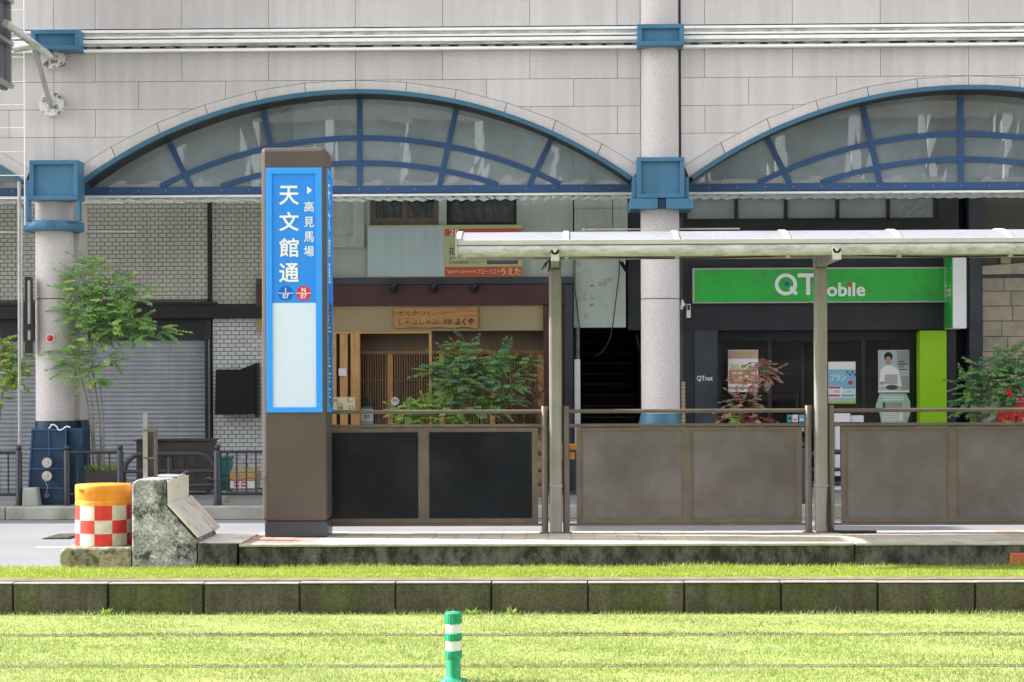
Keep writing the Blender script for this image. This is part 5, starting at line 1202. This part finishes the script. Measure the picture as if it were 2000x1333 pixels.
for k, (a_, m_) in enumerate(((1537.5, 'teal_print'), (1548, 'white_print'), (1560.5, 'sky_print'))):
    o = poster('card_sticker', a_, 810.5, a_ + 10.5, 825, ['teal card logo sticker, left of three beside the fence post', 'white and orange card logo sticker in the middle of three', 'blue and white card logo sticker, right of three'][k], m_, cat='sticker')
    fl(o, ['navy_paint', 'orange_print', 'white_print'][k], a_ + 2, 815 + (k > 0) * 3, a_ + 8.5, 820 + (k > 0) * 2)
o = poster('card_sticker', 1563, 833, 1573, 845, 'small dark blue and white sticker low on the glass beside the fence', 'navy_print', cat='sticker'); fl(o, 'white_print', 1564.5, 836, 1571, 838); fl(o, 'white_print', 1564.5, 840, 1571, 842)
wb = thing('leaflet_stand', (AX(1655, YS - .5, 930), YS - .5, PV), 'white leaflet stand on the pavement before the shop doors', 'stand')
MB().pbox(1626, 808, 1661, 825, YS - .5, .25).build('tray', 'white_paint', wb, bevel=.005); MB().pbox(1662, 812, 1687, 825, YS - .45, .2).build('tray', 'white_paint', wb, bevel=.005); MB().pbox(1632, 826, 1641, 930, YS - .48, .2).build('leg', 'white_paint', wb); MB().box(AX(1626, YS - .5, 900), AX(1687, YS - .5, 900), YS - .5, YS - .2, PV, PV + .04).build('foot', 'white_paint', wb)
ic = thing('intercom', (AX(1344, YS - .05, 610), YS - .05, AZ(621, YS - .05, 1344)), 'small white intercom box left of the green sign', 'intercom')
MB().pbox(1341, 594, 1349, 621, YS - .05, .045).build('case', 'white_paint', ic, bevel=.004); MB().pbox(1342.5, 596, 1347.5, 606, YS - .054, .003).build('screen', 'black_paint', ic)
fx = MB(); x, z = at(1331, 595, YS - .1); fx.tube([(x, YS - .1, z - .07), (x + .02, YS - .06, z + .06)], .02, 8); fx.sphere((x + .03, YS - .08, z), .03); fx.build('lamp_fitting', 'white_paint', label='small white wall fitting right of the round pillar', cat='fitting')

# ------------------------------------------------------------------ stone faced building at the right
sb2 = thing('stone_building', (AX(1990, YS, 950), YS, PV), 'sandy stone block wall with dark slate pillar at right edge', 'building')
x0, x1, _, _ = rect(1894, 450, 1918, 900, YS - .06); MB().box(x0, x1, YS - .06, YS + .3, PV, AZ(384, YS, 1905)).build('slate_pillar', 'slate', sb2)
MB().box(AX(1918, YS, 700), 60, YS + .012, YS + .4, PV, AZ(384, YS, 1960)).build('wall', 'joint_dark', sb2)
MB().box(AX(1873.5, YS, 700), 60, YS + .45, YS + 6, PV, zTop).box(AX(1873.5, YS, 700), 60, YS + .013, YS + .44, AZ(384, YS, 1960) + .003, zTop).build('wall', 'charcoal', sb2)
z = AZ(543, YS, 1960); xs0, xs1 = AX(1918.5, YS, 700), AX(2150, YS, 700); rr = 0
hts = [26, 29, 29, 30, 29, 28, 30, 29, 29, 29, 30, 29, 30, 29, 29]; 
MB().prism([at(1918, 520, YS - .04), at(2150, 503, YS - .04), at(2150, 532, YS - .04), at(1918, 537, YS - .04)], YS - .05, YS + .01).build('arch_cap', 'stone_block', sb2, bevel=.006)
MB().pbox(1955, 504, 1974, 515, YS - .045, .04).build('strip', 'olive_wall', sb2)
for h_ in hts:
    hz = h_ / SS; x = xs0 - random.uniform(0, .15) if rr % 2 else xs0
    while x < xs1:
        wd_ = random.uniform(.30, .46); a_, b_ = max(x, xs0), min(x + wd_, xs1)
        if b_ - a_ > .04 and z - hz > PV: MB().box(a_ + .004, b_ - .004, YS - random.uniform(0, .006), YS + .011, z - hz + .004, z - .004).build('stone', 'stone_block', sb2, bevel=.005)
        x += wd_
    z -= hz; rr += 1
# ------------------------------------------------------------------ opposite side of the street (behind the viewer; seen as reflection)
op = thing('opposite_building', (0, -12, 0), 'pale office block across the street mirrored in the arched glass', 'building')
mb = MB()
for k in range(7):
    z0 = 3.4 + k * 3.3; MB().box(-26, 26, -12.4, -12, z0, z0 + 1.35).build('spandrel', 'opposite_wall' if k % 2 else 'opposite_brown', op)
    for i in range(-10, 11): MB().box(i * 2.4 - .13, i * 2.4 + .13, -12.3, -11.95, z0 + 1.352, z0 + 3.298).build('window_post', 'white_paint', op)
    MB().box(-26, 26, -12.35, -12.32, z0 + 1.351, z0 + 3.299).build('window_glass', 'opposite_pane', op)
MB().box(-26, 26, -22, -12.41, 0, 27).build('core', 'opposite_brown', op)
MB().box(-60, 60, -12.3, -8.5, GL, .1).build('near_pavement', 'pavement', kind='structure')
#PART3
# ------------------------------------------------------------------ plants
def leafmesh(mb, p, d, n, ln, wd, mi):
    d = d.normalized(); s = d.cross(n).normalized(); n2 = s.cross(d).normalized()
    a = p; b = p + d * ln * .45 + s * wd + n2 * ln * .06; c_ = p + d * ln - n2 * ln * .12; e = p + d * ln * .45 - s * wd + n2 * ln * .06
    mb.add([a, b, c_, e], [(0, 1, 2), (0, 2, 3)], mi)
def sprig(mb, p, d, L, nl, ll, lw, mi, droop=.5):
    pos = Vector(p); d = d.normalized(); step = L / nl; pts = [pos.copy()]
    for i in range(nl):
        d = (d + Vector((0, 0, -droop * .13))).normalized(); pos = pos + d * step; pts.append(pos.copy())
        s = d.cross(Vector((0, 0, 1)));
        if s.length < .05: s = Vector((1, 0, 0))
        s.normalize()
        k = 1 - .45 * abs(i / nl - .4)
        for sg in (-1, 1):
            ld = (s * sg * .9 + d * .55 + Vector((0, 0, -.25 + random.uniform(-.2, .2)))).normalized()
            leafmesh(mb, pos, ld, Vector((random.uniform(-.6, .6), random.uniform(-1.3, .2), random.uniform(.3, 1))), ll * k * random.uniform(.8, 1.2), lw * k, mi)
    leafmesh(mb, pos, d, Vector((0, -.7, .7)), ll, lw, mi)
    mb.tube(pts[::2] + ([pts[-1]] if len(pts) % 2 == 0 else []), .0018, 3, 3 if False else mi, caps=False)
def plant(name, label, cat, Y, stems, blobs, mats, base, sl=(.16, .26), ll=.064, lw=.016, nl=7, depth=.9, group=None, stemmat='bark', r0_=.016, droop=.5, z0=PV, up=.25, mult=1.5):
    bx, _ = at(base[0], base[1], Y); root = thing(name, (bx, Y, z0), label, cat, group)
    tb = MB(); ends = []
    for st in stems:
        pts = []
        for i, (a_, b_) in enumerate(st):
            x, z = at(a_, b_, Y); pts.append(Vector((x, Y + (i % 3 - 1) * .03, max(z, z0))))
        n_ = len(pts); tb.tube(pts, [r0_ * (1 - .6 * i / max(1, n_ - 1)) for i in range(n_)], 7); ends += pts[max(0, n_ // 2):]
    mb = MB()
    for (a_, b_, rx, ry, n_) in blobs:
        cx_, cz_ = at(a_, b_, Y); s_ = FPX / Y; RX, RZ = rx / s_, ry / s_; RY = RX * depth; ctr = Vector((cx_, Y, cz_))
        e = min(ends, key=lambda q_: (q_ - ctr).length) if ends else ctr
        if ends: m_ = (e + ctr) / 2 + Vector((0, 0, -.05)); tb.tube([e, m_, ctr], [.008, .006, .003], 5)
        for _ in range(int(n_ * mult + .5)):
            while True:
                v = Vector((random.uniform(-1, 1), random.uniform(-1, 1), random.uniform(-1, 1)))
                if v.length < 1: break
            v = v.normalized() * v.length ** .6
            p = ctr + Vector((v.x * RX * .8, v.y * RY * .8, v.z * RZ * .8)); d = Vector((v.x, v.y - .25, v.z * .4 + up)) + Vector((random.uniform(-.5, .5), random.uniform(-.5, .5), random.uniform(-.3, .3)))
            if random.random() < .3 and n_ > 5: tb.tube([ctr + (p - ctr) * .3, p], .002, 3, caps=False)
            sprig(mb, p, d, random.uniform(*sl), nl, ll, lw, random.choices(range(len(mats)), [m_[1] for m_ in mats])[0], droop)
    tb.build('trunk', stemmat, root); mb.build('crown', [m_[0] for m_ in mats], root); return root
GM = [('leaf_a', 5), ('leaf_b', 3), ('leaf_c', 3)]
plant('street_tree', 'slender young tree with feathery bright green leaves by the left pillar', 'tree', 25.12,
      [[(198, 945), (197, 860), (190, 790), (182, 720), (180, 660), (178, 600)], [(186, 945), (180, 850), (168, 780), (158, 730), (150, 700)], [(205, 945), (202, 830), (196, 770), (195, 740)], [(200, 945), (185, 870), (180, 800), (176, 760)]],
      [(182, 522, 20, 16, 14), (165, 548, 34, 18, 26), (150, 575, 28, 16, 16), (228, 560, 34, 18, 26), (200, 590, 50, 22, 40), (265, 580, 32, 14, 16), (150, 615, 36, 20, 26), (240, 625, 55, 24, 46), (300, 645, 32, 14, 18), (195, 640, 45, 22, 32), (170, 665, 34, 18, 20), (250, 655, 40, 16, 20), (140, 690, 26, 14, 12), (200, 700, 36, 18, 20), (145, 715, 26, 12, 12), (180, 735, 30, 14, 16)],
      GM, (195, 945), depth=.6, mult=1.05, sl=(.15, .3))
plant('street_tree', 'small bush tree with yellow edged broad leaves at the left photo edge', 'tree', 25.6,
      [[(0, 960), (-5, 850), (5, 760), (10, 700)]], [(-10, 690, 22, 20, 16), (25, 695, 24, 20, 20), (15, 735, 32, 20, 26), (50, 705, 12, 22, 12), (0, 770, 18, 14, 10), (5, 660, 10, 10, 5), (40, 740, 14, 12, 8)], [('leaf_c', 4), ('leaf_y', 3), ('leaf_a', 2)], (0, 960), ll=.07, lw=.02, nl=4, sl=(.08, .14))
GM2 = [('leaf_a', 4), ('leaf_d', 4), ('leaf_b', 3), ('leaf_y', .8)]
plant('nandina_shrub', 'leafy green nandina shrub in front of the restaurant lattice', 'shrub', 26.5,
      [[(915, 945), (912, 850), (905, 780), (900, 720), (905, 690)], [(930, 945), (935, 860), (950, 780), (985, 720)], [(900, 945), (890, 860), (870, 800)]],
      [(915, 678, 18, 14, 12), (905, 705, 34, 20, 28), (870, 720, 30, 14, 14), (845, 725, 18, 10, 6), (900, 745, 46, 24, 46), (945, 720, 30, 20, 20), (985, 705, 26, 16, 14), (1015, 710, 20, 14, 10), (980, 745, 40, 22, 32), (870, 760, 28, 16, 12), (920, 790, 50, 22, 40), (975, 780, 28, 18, 16)], GM2, (915, 945))
plant('low_shrub', 'low yellow green shrub spreading left of the nandina', 'shrub', 26.4, [[(845, 945), (840, 870), (835, 820)]],
      [(790, 805, 32, 14, 18), (840, 800, 34, 18, 26), (880, 800, 28, 14, 14), (800, 822, 26, 12, 12), (865, 825, 30, 14, 14)], [('leaf_c', 5), ('leaf_a', 3), ('leaf_y', 1.5)], (845, 945), sl=(.12, .2))
# dried bamboo-like plant
bx, _ = at(1010, 945, 27.6); dp = thing('dried_plant', (bx, 27.6, PV), 'dried brown bamboo plant beside the maroon pier', 'plant')
mb = MB(); tb = MB()
for (a_, b_, rx, ry, n_) in ((990, 690, 22, 14, 24), (1040, 715, 18, 24, 26), (1035, 760, 24, 24, 60), (1005, 800, 34, 26, 90), (1045, 810, 16, 26, 60), (985, 830, 26, 14, 30), (1020, 690, 20, 10, 14)):
    for _ in range(n_):
        x, z = at(a_ + random.gauss(0, rx * .5), b_ + random.gauss(0, ry * .5), 27.6); p = Vector((x, 27.6 + random.uniform(-.15, .2), z))
        for k in range(5): leafmesh(mb, p, Vector((random.uniform(-.7, .7), random.uniform(-.5, .5), -1 + random.uniform(-.3, .5))), Vector((random.random(), 1, .2)), random.uniform(.07, .13), .007, 0)
for px_ in (985, 1000, 1015, 1030, 1045):
    x, z = at(px_, 945, 27.6); x2, z2 = at(px_ + random.uniform(-8, 8), 680, 27.6); tb.tube([(x * .5 + .5 * bx, 27.6, PV), (x, 27.62, (z + z2) / 2), (x2, 27.6, z2)], .008, 6)
tb.build('stems', 'straw', dp); mb.build('foliage', 'straw', dp)
plant('red_nandina', 'pinkish red leaved nandina in front of the campaign poster', 'shrub', 26.5, [[(1470, 945), (1476, 860), (1478, 780), (1488, 700)], [(1462, 945), (1455, 850), (1445, 790)]],
      [(1475, 725, 22, 16, 9), (1450, 735, 22, 12, 6), (1500, 740, 16, 14, 6), (1468, 745, 22, 12, 6), (1484, 705, 8, 12, 3), (1445, 785, 18, 12, 5), (1465, 790, 14, 10, 3)], [('leaf_pink', 5), ('leaf_b', 1.5), ('leaf_red', 1)], (1470, 945), ll=.062, lw=.013, mult=1.3, droop=.9, r0_=.01)
plant('red_nandina', 'dark red low nandina with lime tips below the pink one', 'shrub', 26.45, [[(1455, 945), (1450, 860), (1448, 820)]],
      [(1440, 808, 20, 12, 9), (1455, 795, 20, 9, 6), (1425, 815, 10, 8, 3), (1475, 822, 24, 6, 8), (1450, 824, 26, 6, 6)], [('leaf_red', 5), ('leaf_c', 3), ('leaf_pink', 1)], (1455, 945), ll=.05, droop=1.0, r0_=.01)
plant('nandina_shrub', 'loose green shrub in front of the stone wall at the right edge', 'shrub', 27.0, [[(1960, 945), (1955, 860), (1945, 790), (1930, 750)], [(1975, 945), (1980, 850), (1985, 760), (1975, 710)], [(1990, 945), (2010, 820), (2030, 740)]],
      [(1975, 700, 36, 18, 30), (1930, 720, 30, 16, 20), (1995, 735, 40, 24, 44), (1945, 750, 32, 20, 28), (1890, 750, 24, 14, 12), (1905, 780, 24, 18, 16), (1945, 790, 34, 20, 28), (1990, 780, 26, 18, 14), (1900, 800, 22, 12, 8), (1950, 812, 30, 12, 14), (2040, 730, 40, 30, 30), (2040, 780, 40, 30, 20)],
      [('leaf_a', 4), ('leaf_d', 4), ('leaf_b', 4)], (1960, 945), r0_=.012)
rf_ = thing('red_flowers', (AX(1985, 26.35, 800), 26.35, AZ(828, 26.35, 1985)), 'cluster of bright red flowers under the right hand shrub', 'flowers')
mb = MB()
for (a_, b_, rx, ry, n_) in ((1965, 812, 14, 10, 26), (1995, 812, 12, 10, 26), (1970, 768, 6, 6, 6), (1990, 790, 6, 10, 10), (2020, 800, 20, 14, 30)):
    for _ in range(n_):
        x, z = at(a_ + random.uniform(-rx, rx), b_ + random.uniform(-ry, ry), 26.35); p = Vector((x, 26.35 + random.uniform(-.1, .1), z))
        for k in range(5): t_ = k * 1.2566; leafmesh(mb, p, Vector((math.cos(t_), -.4, math.sin(t_))), Vector((0, -1, .2)), .034, .013, 0)
mb.build('petals', 'flower_red', rf_, kind='stuff')
# planters
def planter(a_, b_, c_, d_, Y, lb, m_='cabinet', h=None, name='planter'):
    x0, x1, z0, z1 = rect(a_, b_, c_, d_, Y); o = thing(name, ((x0 + x1) / 2, Y, PV), lb, 'planter')
    MB().box(x0, x1, Y, Y + .03, PV, z1).box(x0, x1, Y + .35, Y + .38, PV, z1).box(x0, x0 + .03, Y + .031, Y + .349, PV, z1).box(x1 - .03, x1, Y + .031, Y + .349, PV, z1).build('box', m_, o)
    MB().box(x0 + .031, x1 - .031, Y + .031, Y + .349, z1 - .06, z1 - .03).build('soil', 'soil', o)
    for k in range(3): MB().box(x0, x1, Y - .012, Y - .001, PV + .02 + k * (z1 - PV - .03) / 3, PV + .01 + (k + 1) * (z1 - PV - .03) / 3).build('board', m_, o)
    return o
planter(160, 921, 234, 960, 24.95, 'dark wooden planter box at the foot of the young tree')
planter(770, 862, 1060, 960, 26.2, 'long wooden planter holding the restaurant shrubs', 'timber_dark')
planter(1418, 862, 1505, 960, 26.2, 'wooden planter holding the red nandinas', 'cabinet')
planter(1885, 850, 2120, 960, 26.75, 'planter under the shrub at the right edge', 'terracotta')
op_ = MB(); x0, x1, z0, z1 = rect(1100, 868, 1124, 897, 26.9); op_.lathe((x0 + x1) / 2, 27, [(.115, z0), (.14, z1 - .03), (.155, z1), (.13, z1 + .002)], 20); MB().box((x0 + x1) / 2 - .16, (x0 + x1) / 2 + .16, 26.86, 27.16, PV, z0 - .002).build('pot_stand', 'slate', label='dark box stand carrying the orange pot', cat='stand', bevel=.01); op_.build('flower_pot', 'orange', label='orange plastic pot seen through the gap right of the first canopy column', cat='pot')
gt_ = MB()
x0, x1, z0, z1 = rect(164, 905, 230, 922, 25.1)
for _ in range(420):
    p = Vector((random.uniform(x0, x1), random.uniform(25.0, 25.25), z0 - .02)); leafmesh(gt_, p, Vector((random.uniform(-.6, .6), random.uniform(-.6, .4), 1)), Vector((random.random(), 1, .1)), random.uniform(.06, .15), .006, random.choice((0, 0, 1)))
gt_.build('potted_grass', ['leaf_c', 'leaf_a'], label='tufts of light green grass in the planter under the tree', cat='grass tuft')
# weeds at the kerb foot
for px_, py_, lb in ((925, 1197, 'small light green weed right of the green post at the kerb foot'), (998, 1196, 'tiny sprouting weed farther right at the kerb foot'), (208, 1199, 'dry thin weed at a kerb joint on the left')):
    x, z = at(px_, py_, YK - .03); mb = MB()
    for k in range(12): mb_d = Vector((random.uniform(-1, 1), random.uniform(-.5, .2), random.uniform(.3, 1.2))); leafmesh(mb, Vector((x, YK - .04, GL)), mb_d, Vector((0, -1, .3)), random.uniform(.04, .09), .009, 0)
    mb.build('weed', 'leaf_c', label=lb, cat='weed')
for o in ALL:
    if '_o' in o: del o['_o']
